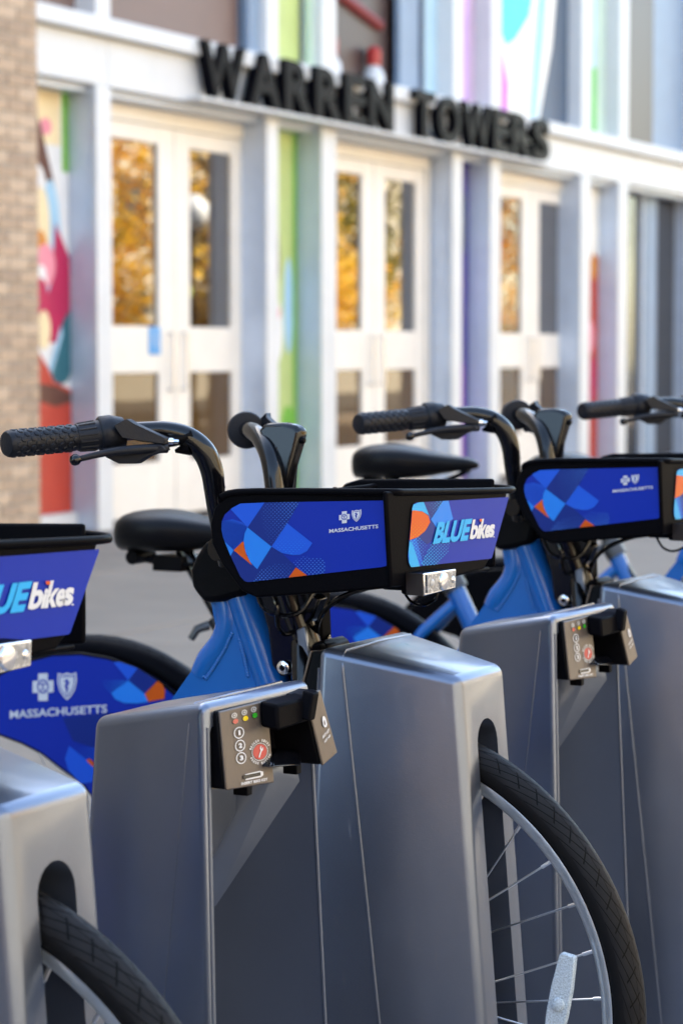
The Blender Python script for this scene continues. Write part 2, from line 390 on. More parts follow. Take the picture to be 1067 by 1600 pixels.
# upper storeys (behind and above, they shade the forecourt)
bpart('upper_wall', [((-22, .02, 5.6), (26, 9, TOPZ))], 'white_paint')
bpart('left_wall', [((-22, .05, 0), (-2.7, 9, 5.6))], 'mortar')
bpart('right_wall', [((14.0, .05, 0), (26, 9, 5.6))], 'alu')
bpart('back_wall', [((-2.7, 5.0, 0), (14.0, 9, 5.6))], 'm_dark')
bpart('floor_slab', [((-2.7, .3, 2.86), (14.0, 5, 3.05))], 'm_taupe')
# brick pier
PX0, PX1, PD = -2.9, -.985, -.0
pier = bpart('brick_pier', [((PX0, PD-.09, 0), (PX1-.012, .25, 5.6))], 'mortar')
protos = []
for k in range(4):
    q = MB(); q.box((0, -.012, 0), (.203, 0.03, .067)); protos.append(q.build('brick', 'brick%d' % k, pier, bevel=.004, seg=1))
hq = MB(); hq.box((0, -.012, 0), (.0965, .03, .067)); half = hq.build('brick', 'brick1', pier, bevel=.004, seg=1)
used = set()
row = 0; z = .01
while z < 4.3:
    x = PX1-.203 if row % 2 == 0 else PX1-.0965
    first = True
    while x > PX1-1.15:
        src = half if (first and row % 2) else random.choice(protos)
        if src.name not in used: used.add(src.name); o = src
        else: o = src.copy(); COL.objects.link(o)
        o.parent = pier; o.location = (x, PD-.085+random.uniform(-.002, .002), z)
        x -= .213; first = False
    z += .077; row += 1
# end face of pier facing right
# fascia and ledge
bpart('fascia', [((-1.02, 0, 2.815), (.0-.035, .25, 3.12))], 'white_paint', bevel=.006)
xx = -.03
while xx < 14:
    bpart('fascia', [((xx, 0, 2.815), (xx+2.49, .25, 3.12))], 'white_paint', bevel=.006); xx += 2.5
bpart('ledge', [((-1.02, -.07, 3.123), (14, .25, 3.235))], 'white_paint', bevel=.01)
bpart('soffit_track', [((-1.02, .06, 2.77), (14, .24, 2.812))], 'alu')
# columns
cols = [(-.195, -.02), (2.08, 2.255), (2.95, 3.19), (5.375, 5.57), (6.19, 6.41), (8.39, 8.64), (9.44, 9.69), (11.9, 12.1)]
for i, (a, b) in enumerate(cols):
    bpart('column', [((a+.012, .0, 0), (b-.012, .30, 2.813))], 'alu')
    bpart('column_face', [((a, -.012, 0), (b, .012, 2.811))], 'white_paint', bevel=.003)
    bpart('mullion', [((a, -.012, 3.237), (b, .26, 5.6))], 'white_paint', bevel=.004)
# doors
def door_pair(c):
    x0, x1 = c-1.06, c+1.06
    q = MB()
    q.box((x0, .19, .02), (x0+.07, .30, 2.77)); q.box((x1-.07, .19, .02), (x1, .30, 2.77)); q.box((x0+.071, .19, 2.66), (x1-.071, .30, 2.768))
    q.build('door_frame', 'cream', bld, bevel=.003)
    for s in (-1, 1):
        a, b = (c-.975, c-.006) if s < 0 else (c+.006, c+.975)
        ga, gb = (a+.165, a+.765) if s < 0 else (b-.765, b-.165)
        q = MB()
        q.box((a, .205, .03), (ga, .25, 2.655)); q.box((gb, .205, .03), (b, .25, 2.655))
        q.box((ga+.001, .206, .03), (gb-.001, .249, .397)); q.box((ga+.001, .206, 1.0), (gb-.001, .249, 1.312)); q.box((ga+.001, .206, 2.54), (gb-.001, .249, 2.655))
        dr = q.build('door', 'cream', bld, bevel=.003)
        q = MB(); q.box((ga, .228, 1.312), (gb, .236, 2.54)); q.build('glass_pane', 'glass', dr, smooth=0)
        q = MB(); q.box((ga, .228, .397), (gb, .236, 1.0)); q.build('glass_pane', 'glass_low', dr, smooth=0)
        hx = b-.085 if s < 0 else a+.085
        q = MB(); q.tube([(hx, .20, 1.27), (hx, .155, 1.27), (hx, .155, .885), (hx, .20, .885)], .013, 10)
        q.build('handle', 'steel', dr)
    return x0, x1
dc = [1.145, 4.30, 7.66]
for c in dc: door_pair(c)
q = MB(); q.box((.79, .1995, 1.12), (.94, .204, 1.31)); st = q.build('access_sticker', 'stickerblue', bld, smooth=0)
q = MB(); q.lathe((.865, .1985, 1.265), (0,1,0), [(0,.012),(.002,.012)], 12); q.box((.855, .1982, 1.20), (.872, .1992, 1.25)); q.box((.872,.1982,1.19),(.895,.1992,1.205)); q.box((.888,.1982,1.16),(.895,.1992,1.19))
q.build('symbol', 'white', st, smooth=0)

# murals: coloured panels set back between the columns
def mural(name, x0, x1, z0, z1, base, shapes, d=.20, parent=None):
    q = MB(); mats = [base]; q.box((x0, d, z0), (x1, d+.03, z1), 0)
    for k, (m, pts) in enumerate(shapes):
        if m not in mats: mats.append(m)
        pts = clip([(x0+(x1-x0)*a, z0+(z1-z0)*b) for a, b in pts], [(x0+.001,z0+.001),(x1-.001,z0+.001),(x1-.001,z1-.001),(x0+.001,z1-.001)])
        if len(pts) >= 3:
            q.add([(x, d-.001-.0006*k, zz) for x, zz in pts], [list(range(len(pts)))], mats.index(m))
    return q.build(name, mats, bld, smooth=0, recalc=False)
def blob(cx, cy, rx, ry, n=18): return [(cx+rx*math.cos(2*math.pi*i/n), cy+ry*math.sin(2*math.pi*i/n)) for i in range(n)]
mural('mural_panel', -.56, -.19, .12, 2.81, 'm_white', [
    ('m_cream', [(0,.86),(.75,.86),(.75,1),(0,1)]), ('m_green', [(.80,.80),(1,.80),(1,1),(.80,1)]), ('m_pink', blob(.3,.90,.18,.02)),
    ('m_brown', [(0,.93),(.15,.90),(.6,.75),(.65,.70),(.5,.72),(.2,.80),(0,.82)]),
    ('m_sky', blob(.42,.62,.32,.16)), ('m_cream', blob(.15,.66,.25,.10)), ('m_orange', blob(.1,.62,.2,.04)),
    ('m_crimson', [(.55,.68),(1,.60),(1,.45),(.6,.40),(.25,.40),(.2,.48),(.45,.55)]), ('m_pink', blob(.25,.58,.3,.05)),
    ('m_white', blob(.12,.55,.16,.03)), ('m_crimson', blob(.1,.50,.22,.05)), ('m_cream', blob(.18,.43,.2,.045)),
    ('m_teal', [(1,.48),(.75,.45),(.45,.35),(.4,.32),(.6,.30),(.9,.31),(1,.33)]), ('m_sky', [(.7,.44),(.3,.34),(.4,.33),(.75,.42)]),
    ('m_red', [(0,.38),(.3,.34),(.45,.31),(1,.29),(1,0),(0,0)]), ('m_brown', [(0,.305),(.5,.30),(1,.28),(1,.26),(.5,.25),(0,.265)])])
bpart('mural_plinth', [((-1.02, .15, 0), (-.19, .3, .118))], 'white_paint')
bpart('mural_panel', [((2.255, .2, .05), (2.60, .23, 2.81))], 'm_lime', smooth=0)
mural('mural_panel', 2.602, 2.95, .05, 2.81, 'm_lime', [
    ('m_brown', [(0,.80),(.18,.70),(.22,.62),(.1,.55),(0,.55)]), ('m_white', blob(.0,.45,.35,.09)), ('m_sky', blob(.6,.52,.22,.13)),
    ('m_green', [(.8,1),(1,1),(1,0),(.8,0)]), ('m_pink', blob(.05,.50,.18,.02)), ('m_dark', blob(.02,.25,.12,.05)), ('m_orange', blob(.15,.12,.1,.05)),
    ('m_green', blob(.55,.2,.3,.05))])

bpart('mural_panel', [((5.57, .2, .05), (5.94, .23, 2.81))], 'm_ivory', smooth=0)
mural('mural_panel', 5.942, 6.19, .05, 2.81, 'm_purple', [('m_ivory', [(0,1),(.1,1),(.12,.6),(.05,.3),(0,.3)]), ('m_lilac', blob(.2,.6,.2,.2)), ('m_violet', [(.1,.4),(.6,.35),(.7,0),(.1,0)]), ('m_slate', blob(.6,.8,.2,.1))])

bpart('mural_panel', [((8.64, .2, .05), (9.10, .23, 2.81))], 'm_ivory', smooth=0)
mural('mural_panel', 9.102, 9.44, .05, 2.81, 'm_ivory', [('m_red', [(0,.72),(1,.74),(1,0),(.0,0)]), ('m_pink', blob(.3,.45,.4,.06)), ('m_crimson', blob(.5,.30,.4,.08)), ('m_orange', blob(.6,.7,.3,.05))])

# side glazing on the right
for a, b in [(9.70, 10.1), (10.16, 10.75), (11.25, 11.9), (12.1, 13.9)]:
    bpart('glass_pane', [((a, .24, .05), (b, .25, 2.77))], 'glass_dark', smooth=0)
for a in (10.10, 10.75):
    bpart('mullion', [((a, .2, .0), (a+.055, .28, 2.81))], 'alu')
bpart('panel', [((10.86, .2, 0), (11.2, .27, 2.81))], 'm_bluegrey')
# upper storey glazing
def up(name, a, b, m, z0=3.237, z1=5.6, d=.14): return bpart(name, [((a, d, z0), (b, d+.05, z1))], m, smooth=0)
up('window_pane', -.02, 1.93, 'm_taupe'); up('panel', 1.935, 2.08, 'm_bluegrey'); up('window_frame', 1.935, 2.08, 'm_bluegrey', d=.05)
up('window_pane', -1.02, -.195, 'm_taupe'); mural('mural_panel', .0, .13, 3.237, 5.6, 'm_ivory', [('m_crimson', blob(.3,.05,.3,.05)), ('m_lime', [(.6,0),(1,0),(1,1),(.6,1)])], d=.13)
up('panel', 2.255, 2.88, 'm_lime'); up('panel', 2.882, 2.95, 'm_palegreen', d=.05)
up('window_pane', 3.19, 4.65, 'glass_frost', d=.24); up('panel', 4.65, 5.02, 'm_bluegrey'); up('panel', 5.09, 5.375, 'm_pale'); up('post', 5.022, 5.088, 'm_slate', d=.12)
q = MB(); q.tube([(3.0, .235, 4.05), (4.45, .235, 3.75)], .05, 8); q.tube([(3.3, .235, 4.4), (3.75, .235, 3.9)], .04, 8); q.build('roof_truss', 'm_darkred', bld)
for cx, hh in ((3.45, 3.42), (4.22, 3.50)):
    q = MB(); q.lathe((cx, .17, 3.237), (0,0,1), [(0,.09),(.1,.085),(.16,.05),(.17,.045)], 12, 0); q.lathe((cx, .17, 3.407), (0,0,1), [(0,.06),(.12,.06),(.15,.03)], 12, 1)
    q.build('beacon', ['white_paint', 'red'], bld)
up('panel', 5.57, 6.03, 'm_lilac'); up('panel', 6.032, 6.19, 'm_mauve')
mural('mural_panel', 6.41, 8.39, 3.237, 5.6, 'm_slate', [
    ('m_ivory', [(0,1),(.93,1),(.86,.6),(.78,.3),(.62,0),(.2,0),(0,.4)]), ('m_magenta', [(0,.0),(.25,.0),(.26,.12),(.15,.30),(0,.42)]),
    ('m_cyan', [(0,1),(.6,1),(.62,.62),(.5,.40),(.34,.30),(.22,.26),(.1,.36),(0,.52)]), ('m_ivory', [(.34,.55),(.62,.66),(.6,.9),(.36,.72)]),
    ('m_pale', [(.8,.9),(.72,.4),(.6,0),(.5,0),(.64,.4),(.72,.9)]), ('m_cyan', [(.66,.5),(.52,0),(.50,0),(.62,.5)])], d=.13)
up('panel', 8.64, 9.05, 'm_pale'); up('panel', 9.052, 9.18, 'm_vgreen', z1=3.9); up('panel', 9.052, 9.18, 'm_pale', z0=3.902); up('panel', 9.182, 9.44, 'm_palegreen')
up('window_pane', 9.69, 10.86, 'glass_frost'); up('panel', 10.865, 11.9, 'm_bluegrey'); up('panel', 12.1, 14, 'm_pale')
# sign letters
sign = empty('building_sign', (0,0,0), 0)
sign.parent = None; sign.location = OB; sign.rotation_euler = (0,0,RB)
tag(sign, 'bold black raised letters reading WARREN TOWERS along the white fascia over the doors', 'sign')
def letter(ch, x, wd, z0, z1):
    vs_, fs, _ = text2d(ch, .03 if ch != 'W' else .015, 4)
    q = MB(); D0, D1 = -.125, -.04
    n = len(vs_)
    from collections import Counter
    ed = Counter()
    for f in fs:
        for i in range(len(f)): ed[tuple(sorted((f[i], f[(i+1)%len(f)])))] += 1
    V = [(x+a*wd, D0, z0+b*(z1-z0)) for a, b in vs_]+[(x+a*wd, D1, z0+b*(z1-z0)) for a, b in vs_]
    F = [list(f) for f in fs]+[[i+n for i in f][::-1] for f in fs]+[(a, b, b+n, a+n) for (a, b), c in ed.items() if c == 1]
    q.add(V, F); q.build('letter', 'letter', sign, smooth=30)
LW = dict(W=1.35, A=1.05, R=.98, E=.82, N=1.0, T=.9, O=1.05, S=.92); 
LW[' '] = .62
txt = 'WARREN TOWERS'; X0, X1 = .99, 7.30; gap = .16
tot = sum(LW[c] for c in txt)+gap*(len(txt)-1); k_ = (X1-X0)/tot; x = X0
for c in txt:
    if c != ' ': letter(c, x, LW[c]*k_, 2.85, 3.225)
    x += (LW[c]+gap)*k_
q = MB(); q.box((X0-.05, -.125, 2.826), (X1+.05, -.04, 2.846)); q.box((X0-.05, -.04, 2.826), (X1+.05, .0, 2.836)); q.build('letter_rail', 'white_paint', sign)

# ================================================================ ACROSS THE STREET (seen as reflections)
def leafmat(name, c1, c2):
    m = bpy.data.materials.new(name); m.use_nodes = True; n = m.node_tree; b = n.nodes['Principled BSDF']; L = n.links.new
    b.inputs['Roughness'].default_value = .6
    tc = n.nodes.new('ShaderNodeTexCoord'); t = n.nodes.new('ShaderNodeTexNoise'); t.inputs['Scale'].default_value = 1.4; t.inputs['Detail'].default_value = 3
    L(tc.outputs['Object'], t.inputs['Vector']); cr = n.nodes.new('ShaderNodeValToRGB'); cr.color_ramp.elements[0].position = .38; cr.color_ramp.elements[1].position = .62
    cr.color_ramp.elements[0].color = (*c1, 1); cr.color_ramp.elements[1].color = (*c2, 1); L(t.outputs[0], cr.inputs[0]); L(cr.outputs[0], b.inputs['Base Color'])
    tr = n.nodes.new('ShaderNodeBsdfTranslucent'); L(cr.outputs[0], tr.inputs[0]); mx = n.nodes.new('ShaderNodeMixShader'); mx.inputs[0].default_value = .5
    L(b.outputs[0], mx.inputs[1]); L(tr.outputs[0], mx.inputs[2]); L(mx.outputs[0], n.nodes['Material Output'].inputs[0])
    return m
M['leaf0'] = leafmat('autumn_leaves_gold', (.58, .25, .01), (.85, .58, .035))
M['leaf1'] = leafmat('autumn_leaves_orange', (.42, .14, .015), (.68, .38, .03))
M['leaf2'] = leafmat('autumn_leaves_green', (.10, .13, .02), (.40, .32, .04))
M['leaf3'] = leafmat('brown_dark_leaves', (.05, .035, .015), (.42, .24, .03))
M['bark'] = mat('bark', (.09, .065, .045), .9, noise=.3, nscale=20, bump=1, bscale=40)
def tree(t, d, hgt, cr, lm, label):
    p = OB+tb*t+db*d
    root = empty('street_tree', (p.x, p.y, 0)); tag(root, label, 'tree', 'autumn trees across the street')
    q = MB(); q.tube([(0,0,-.15),(.03,.02,1.5),(-.02,.05,hgt*.45),(.05,0,hgt*.8)], [.17,.13,.10,.04], 9, sub=3)
    for k in range(7):
        a = k*2.4; z0 = hgt*(.32+.06*k); q.tube([(0,0,z0), (math.cos(a)*cr*.4, math.sin(a)*cr*.4, z0+.8), (math.cos(a)*cr*.8, math.sin(a)*cr*.8, z0+1.3)], [.06,.04,.015], 6)
    q.build('trunk', 'bark', root)
    q = MB(); rnd = random.Random(int(t*10+d))
    cl = [(rnd.gauss(0,.42)*cr, rnd.gauss(0,.42)*cr, hgt*rnd.uniform(.25,.98)) for _ in range(34)]
    for _ in range(9500):
        c = rnd.choice(cl); x_, y_, z_ = c[0]+rnd.gauss(0,.42), c[1]+rnd.gauss(0,.42), max(1.1, c[2]+rnd.gauss(0,.36))
        s_ = rnd.uniform(.045,.085); e1 = Vector((rnd.gauss(0,1),rnd.gauss(0,1),rnd.gauss(0,1))).normalized(); e2 = e1.orthogonal().normalized()
        P_ = Vector((x_,y_,z_)); q.add([P_-e1*s_, P_+e2*s_*.6, P_+e1*s_, P_-e2*s_*.6], [(0,1,2,3)])
    q.build('crown', lm, root, smooth=0, recalc=False)
tree(18.6, -11.6, 5.6, 1.5, 'leaf0', 'golden low-branched autumn tree behind the globe lamp')
tree(22.2, -11.2, 6.4, 1.7, 'leaf3', 'dark half-bare autumn tree just past the globe lamp')
tree(26.4, -11.6, 5.8, 1.7, 'leaf0', 'golden autumn tree opposite the middle doors')
tree(30.4, -12.2, 6.4, 1.7, 'leaf2', 'yellow-green autumn tree between a golden and an orange one')
tree(34.6, -11.6, 6.0, 1.7, 'leaf1', 'orange autumn tree second from the far end')
tree(38.8, -11.8, 6.4, 1.9, 'leaf3', 'dark half-bare autumn tree at the far end of the row')
tree(9.0, -14.0, 6.0, 2.1, 'leaf1', 'orange autumn tree standing far back from the kerb near the lamp')
tree(-4.0, -16.0, 7.0, 2.2, 'leaf0', 'golden autumn tree alone at the near end of the row')
def P3(t, d): p = OB+tb*t+db*d; return (p.x, p.y, 0)
lp = empty('street_lamp', P3(18.4, -9.5)); tag(lp, 'street lamp with a white globe on a slim dark post', 'street lamp')
q = MB(); q.lathe((0,0,0), (0,0,1), [(0,.11),(.3,.10),(.35,.05),(2.9,.04),(2.92,.09),(2.98,.09)], 14); q.build('post', 'letter', lp)
q = MB(); q.lathe((0,0,2.98), (0,0,1), [(0,.10)]+[(.26-.26*math.cos(R(a)), .27*math.sin(R(a))) for a in range(25, 180, 12)]+[(.52,.01)], 20); q.build('globe', 'white_paint', lp)
M['signyellow'] = mat('fluorescent_yellow', (.34, .38, .03), .5)
sg = empty('crossing_sign', P3(17.6, -9.2), RB); tag(sg, 'two yellow-green round warning signs one above the other on a thin post', 'sign')
q = MB(); q.tube([(0,0,0),(0,0,2.7)], .03, 8); q.build('post', 'steel', sg)
for zz in (2.02, 2.42):
    q = MB(); q.lathe((0,.04,zz), (0,1,0), [(0,.17),(.012,.17)], 20); q.build('sign_face', 'signyellow', sg, smooth=0)
tw = empty('brick_building', OB, RB); tag(tw, 'unseen brown brick building added behind the camera to block light from that side', 'building')  # added out of view: blocks low sky so the dock sides reflect darker
M['brownbrick'] = mat('brown_brick', (.17, .11, .08), .9, noise=.15, nscale=3)
q = MB(); q.box((-48, -6, -.15), (-70, -45, 16)); q.build('wall', 'brownbrick', tw)
wp = None
for i in range(10):
    for j in range(4):
        if wp is None:
            q = MB(); q.box((0, 0, 0), (.1, -1.6, 2.0)); wp = q.build('window', 'glass_dark', tw, loc=(-48.04, -8, 1.2))
        else:
            o = wp.copy(); COL.objects.link(o); o.parent = tw; o.location = (-48.04, -8-i*3.7, 1.2+j*3.6)
ob = empty('opposite_building', OB, RB); tag(ob, 'pale sunlit stone building across the street', 'building')
M['stone'] = mat('pale_stone', (.42, .37, .29), .8, noise=.08, nscale=2)
q = MB(); q.box((-45, -26, -.15), (70, -36, 13)); q.build('wall', 'stone', ob)
q = MB(); wsrc = None
for i in range(30):
    for j in range(4):
        if wsrc is None:
            q = MB(); q.box((0, 0, 0), (1.6, -.12, 1.9)); wsrc = q.build('window', 'glass_dark', ob, loc=(-42, -25.93, 1)); 
        else:
            o = wsrc.copy(); COL.objects.link(o); o.parent = ob; o.location = (-42+i*3.7, -25.93, 1+j*3.1)

# ================================================================ DOCKS
def make_dock():
    root = empty('bike_dock', (0,0,0))
    # local x towards the wheel-slot end, mouth (lock and keypad) at -x
    zt, zb = .797, .04
    q = MB()
    q.hexa([(-.090,-.120,zb),(.160,-.064,zb),(.160,.064,zb),(-.075,.118,zb), (-.058,-.101,zt),(.100,-.063,.767),(.100,.063,.767),(-.050,.100,zt)])
    body = q.build('housing', 'dock', root, bevel=.011, seg=4, smooth=0)
    bake(body)
    c1 = MB(); W_ = .0275; pts = [(W_*math.cos(R(a)), .686+W_*math.sin(R(a))) for a in range(0, 181, 15)]
    pts = [(W_, -.1)]+pts+[(-W_, -.1)]
    c1.prism([(-.2, a, b) for a, b in pts], (.5, 0, 0)); k1 = c1.build('k1', 'black', smooth=0)
    c2 = MB(); c2.hexa([(-.20,-.142,-.1),(.045,-.080,-.1),(.045,.080,-.1),(-.20,.142,-.1),(-.20,-.128,.787),(.045,-.0685,.764),(.045,.0685,.764),(-.20,.128,.787)])
    k2 = c2.build('k2', 'dock', bevel=.006, seg=2, smooth=0); bake(k2)
    for kk in (k1, k2):
        b = body.modifiers.new('cut', 'BOOLEAN'); b.operation = 'DIFFERENCE'; b.object = kk; b.solver = 'EXACT'
    bake(body)
    for kk in (k1, k2): bpy.data.objects.remove(kk)
    me = body.data; me.materials.clear(); me.materials.append(M['dock'])
    me.polygons.foreach_set('material_index', [0]*len(me.polygons))
    me.polygons.foreach_set('use_smooth', [True]*len(me.polygons)); me.set_sharp_from_angle(angle=R(28))
    # second inner lip of the mouth
    q = MB()
    def yb(x_, z_):    # half width of the shell at local x and height z
        f = (z_-zb)/(zt-zb); m0 = .118*(1-f)+.100*f; e0 = .064*(1-f)+.063*f; xm = -.075*(1-f)-.050*f; xe = .160*(1-f)+.100*f
        return m0+(e0-m0)*(x_-xm)/(xe-xm)
    def xz(z_): return -.075+(.025)*(z_-zb)/(zt-zb)
    for s in (-1, 1):
        q.tube([(xz(z_)+.0015-(.010+.008*(.772-z_) if s < 0 else 0), s*(yb(xz(z_), z_)-.0065), z_) for z_ in (.05, .3, .55, .772)], .0019, 8)
    q.build('mouth_lip', 'dock', root)
    # seam bead running up one side, over the top and down the other
    q = MB()
    def sx(z_): return .015+(-.030-.015)*(z_-.374)/(.777-.374) if True else 0
    side = lambda s: [(sx(z_), s*(yb(sx(z_), z_)-.0004), z_) for z_ in (.05, .2, .374, .5, .65, .77)]
    tops = lambda x_: .797-.030*(x_+.05)/.15
    pth = side(-1)+[(sx(.785), -(yb(-.03,.79)-.0035), .786), (-.031, -(yb(-.03,.79)-.010), tops(-.03)-.0004), (-.034, 0, tops(-.034)-.0003), (-.031, (yb(-.03,.79)-.010), tops(-.03)-.0004), (sx(.785), yb(-.03,.79)-.0035, .786)]+side(1)[::-1]
    q.tube(pth, .0016, 8); q.build('seam_bead', 'dock', root)
    # diagonal wheel guide on the far cheek, corner web below the keypad
    q = MB()
    def ck(x_, z_): f = (z_+.1)/.883; m0 = .142*(1-f)+.128*f; e0 = .080*(1-f)+.0685*f; return -(m0+(e0-m0)*(x_+.20)/.245)
    pts = [(.044, .548), (-.046, .694), (-.052, .60), (-.066, .30), (-.073, .06), (.044, .06)]
    lo = [(.044, .630), (.0, .712), (-.046, .712), (-.051, .690), (.044, .545)]
    hi = [(.044, .630), (.0, .712), (-.024, .712), (-.029, .700), (.044, .588)]
    V = [(x_, ck(x_, z_)-.002, z_) for x_, z_ in lo]+[(x_, ck(x_, z_)+.018, z_) for x_, z_ in hi]
    q.add(V, [list(range(5))[::-1], list(range(5, 10))]+[(k, (k+1) % 5, 5+(k+1) % 5, 5+k) for k in range(5)])
    q.build('diagonal_brace', 'dock', root, bevel=.002, seg=2)
    q = MB(); pp = [(a, max(b, -.074), c) for a, b, c in ((0.0080, -0.0042, 0.6968), (0.0080, -0.0874, 0.6836), (0.0080, -0.0807, 0.6674), (0.0080, -0.0138, 0.6181), (0.0080, 0.0001, 0.6175))]
    q.prism(pp, (.016, 0, 0)); q.build('corner_web', 'dock', root, bevel=.004)
    # ---- lock module
    lk = MB()
    # keypad housing
    f0, f1, f2, f3 = (-0.0590, 0.0867, 0.7868), (-0.0590, -0.0062, 0.7866), (-0.0700, -0.0002, 0.7058), (-0.0700, 0.0929, 0.7132)
    F_ = [Vector(p) for p in (f3, f2, f1, f0)]
    bk = Vector((.050, -.008, 0)); bkr = Vector((.050, 0, 0))
    lk.hexa([F_[0]+Vector((.003,0,0)), F_[0]+bk, F_[1]+bkr, F_[1]+Vector((.003,0,0)), F_[3]+Vector((.003,0,0)), F_[3]+bk, F_[2]+bkr, F_[2]+Vector((.003,0,0))])
    # black surround filling the top of the mouth
    lk.hexa([(-.040,-.088,.717),(.01,-.078,.717),(.01,.078,.717),(-.040,.090,.717),(-.038,-.088,.781),(.01,-.077,.781),(.01,.077,.781),(-.038,.088,.781)])
    # right-hand body under the flap, running out to the end plate
    e0, e1, e2, e3 = (-0.0800, -0.0485, 0.7864), (-0.0800, -0.0787, 0.7891), (-0.0920, -0.0933, 0.7235), (-0.0920, -0.0612, 0.7147)
    e4 = (-0.0850, -0.0513, 0.7601)
    E = [Vector(p) for p in (e0, e1, e2, e3)]
    back = Vector((.058, 0, 0))
    lk.prism([p+Vector((.003,0,0)) for p in E], back)
    lkb = lk.build('lock_body', 'black', root, bevel=.003, seg=2)
    # top flap bridging both
    q = MB(); a0, a1, a2, a3 = (-0.0800, 0.0125, 0.7847), (-0.0840, -0.0505, 0.7858), (-0.0880, -0.0442, 0.7625), (-0.0840, 0.0173, 0.7599)
    q.prism([Vector(p) for p in (a0, a1, a2, a3)], (.020, 0, .003)); q.build('lock_flap', 'rim_black', root, bevel=.003, seg=2)
    q = MB(); b0, b1, b2, b3 = (-0.0920, -0.0394, 0.7903), (-0.0920, -0.0544, 0.7903), (-0.0940, -0.0410, 0.7640), (-0.0940, -0.0275, 0.7639)
    q.prism([Vector(p) for p in (b0, b1, b2, b3)], (.012, 0, .003)); q.build('flap_end', 'rim_black', root, bevel=.002)
    # lower tongue
    q = MB(); c0, c1_, c2_, c3 = (-0.0650, -0.0029, 0.7335), (-0.0650, -0.0615, 0.7294), (-0.0800, -0.0389, 0.7178), (-0.0800, 0.0218, 0.7252)
    q.prism([Vector(p) for p in (c0, c1_, c2_, c3)], (.05, 0, 0)); q.build('lock_tongue', 'gloss', root, bevel=.002)
    for px_ in ((-0.0650, 0.0471, 0.7048), (-0.0650, -0.0533, 0.7099)):
        q = MB(); q.box((px_[0]-.004, px_[1]-.005, px_[2]-.004), (px_[0]+.012, px_[1]+.005, px_[2]+.009)); q.build('latch_pin', 'black', root, bevel=.001)
    # keypad plate
    q = MB(); q.prism(F_, (.003, 0, 0)); kp = q.build('keypad', 'brown', root, bevel=.0022, seg=3)
    q = MB(); q.prism(E, (.003, 0, 0)); ep = q.build('lock_face', 'brown', root, bevel=.0022, seg=2)
    # printing: picture frame of the close-up, plate corners measured in it
    n1 = (F_[1]-F_[0]).cross(F_[3]-F_[0]).normalized()
    if n1.x > 0: n1 = -n1
    pr_ = Print([F_[3]+n1*.0004, F_[2]+n1*.0004, F_[1]+n1*.0004, F_[0]+n1*.0004], (0, 0, 1, 1), n1)
    for sx_, ty, mm in ((.28, .135, 'redled'), (.49, .128, 'yellowled'), (.69, .120, 'greenled')):
        pr_.disc(sx_, ty+.03, .055, .031, mm, 2); pr_.ring(sx_-.015, ty-.045, .058, .034, .35, 'greyicon', 2); pr_.disc(sx_-.015, ty-.045, .02, .014, 'greyicon', 3)
    for i, ty in enumerate((.315, .475, .63)):
        pr_.ring(.33, ty, .105, .072, .16, 'white', 2); pr_.text('123'[i], .295+(.022 if i == 0 else 0), ty+.030, (.036 if i == 0 else .075, 0), (0, -.06), 'white', 3, .05)
    pr_.disc(.73, .60, .145, .092, 'red', 2, 28); pr_.ring(.73, .60, .17, .108, .06, 'white', 2)
    wr = [(.685,.655),(.735,.585),(.725,.555),(.75,.53),(.765,.535),(.752,.558),(.77,.568),(.79,.548),(.80,.565),(.775,.595),(.755,.597),(.705,.668),(.69,.670)]
    pr_.poly(wr, 'white', 4)
    for word, a0_, a1_, flip in (('BROKEN BIKE?', 205, 335, 1), ('PRESS BUTTON', 155, 25, -1)):
        for i, ch in enumerate(word):
            if ch == ' ': continue
            a = R(a0_+(a1_-a0_)*i/(len(word)-1)); cx, cy = .73+.215*math.cos(a), .60+.138*math.sin(a)
            ux = (-math.sin(a)*.030*flip, math.cos(a)*.020*flip); uy = (math.cos(a)*.045*flip, math.sin(a)*.030*flip)
            pr_.text(ch, cx-ux[0]/2-uy[0]/2, cy-ux[1]/2-uy[1]/2, ux, uy, 'white', 3, .03)
    pr_.poly([(.38,.838),(.70,.828),(.76,.845),(.76,.885),(.70,.905),(.38,.912)], 'white', 2); pr_.poly([(.34,.848),(.70,.842),(.70,.888),(.34,.896)], 'gloss', 3)
    pr_.text('INSERT BIKE KEY', .28, .965, (.56, -.006), (0, -.034), 'white', 3, .03)
    pr_.build('keypad_print', kp)
    n2 = (E[2]-E[3]).cross(E[1]-E[3]).normalized()
    if n2.x > 0: n2 = -n2
    p2 = Print([E[0]+n2*.0004, E[1]+n2*.0004, E[2]+n2*.0004, E[3]+n2*.0004], (0, 0, 1, 1), n2)
    p2.poly([(.55,.42),(.62,.38),(.72,.38),(.78,.42),(.78,.52),(.70,.545),(.60,.54),(.53,.50)], 'white', 2)
    p2.poly([(.60,.46),(.68,.43),(.68,.50),(.60,.51)], 'brown', 3)
    p2.text('HAVE A KEY?', .30, .665, (.50, -.035), (.03, -.045), 'white', 2, .03)
    p2.text('INSERT HERE', .34, .735, (.44, -.03), (.03, -.035), 'white', 2, .03)
    p2.build('lock_print', ep)
    # base plate
    q = MB(); q.box((-.30, -.20, 0), (.42, .20, .012)); q.box((-.12, -.13, .0125), (.19, .13, .0405)); q.build('base_plate', 'baseplate', root, bevel=.003)
    return root
dock = make_dock()
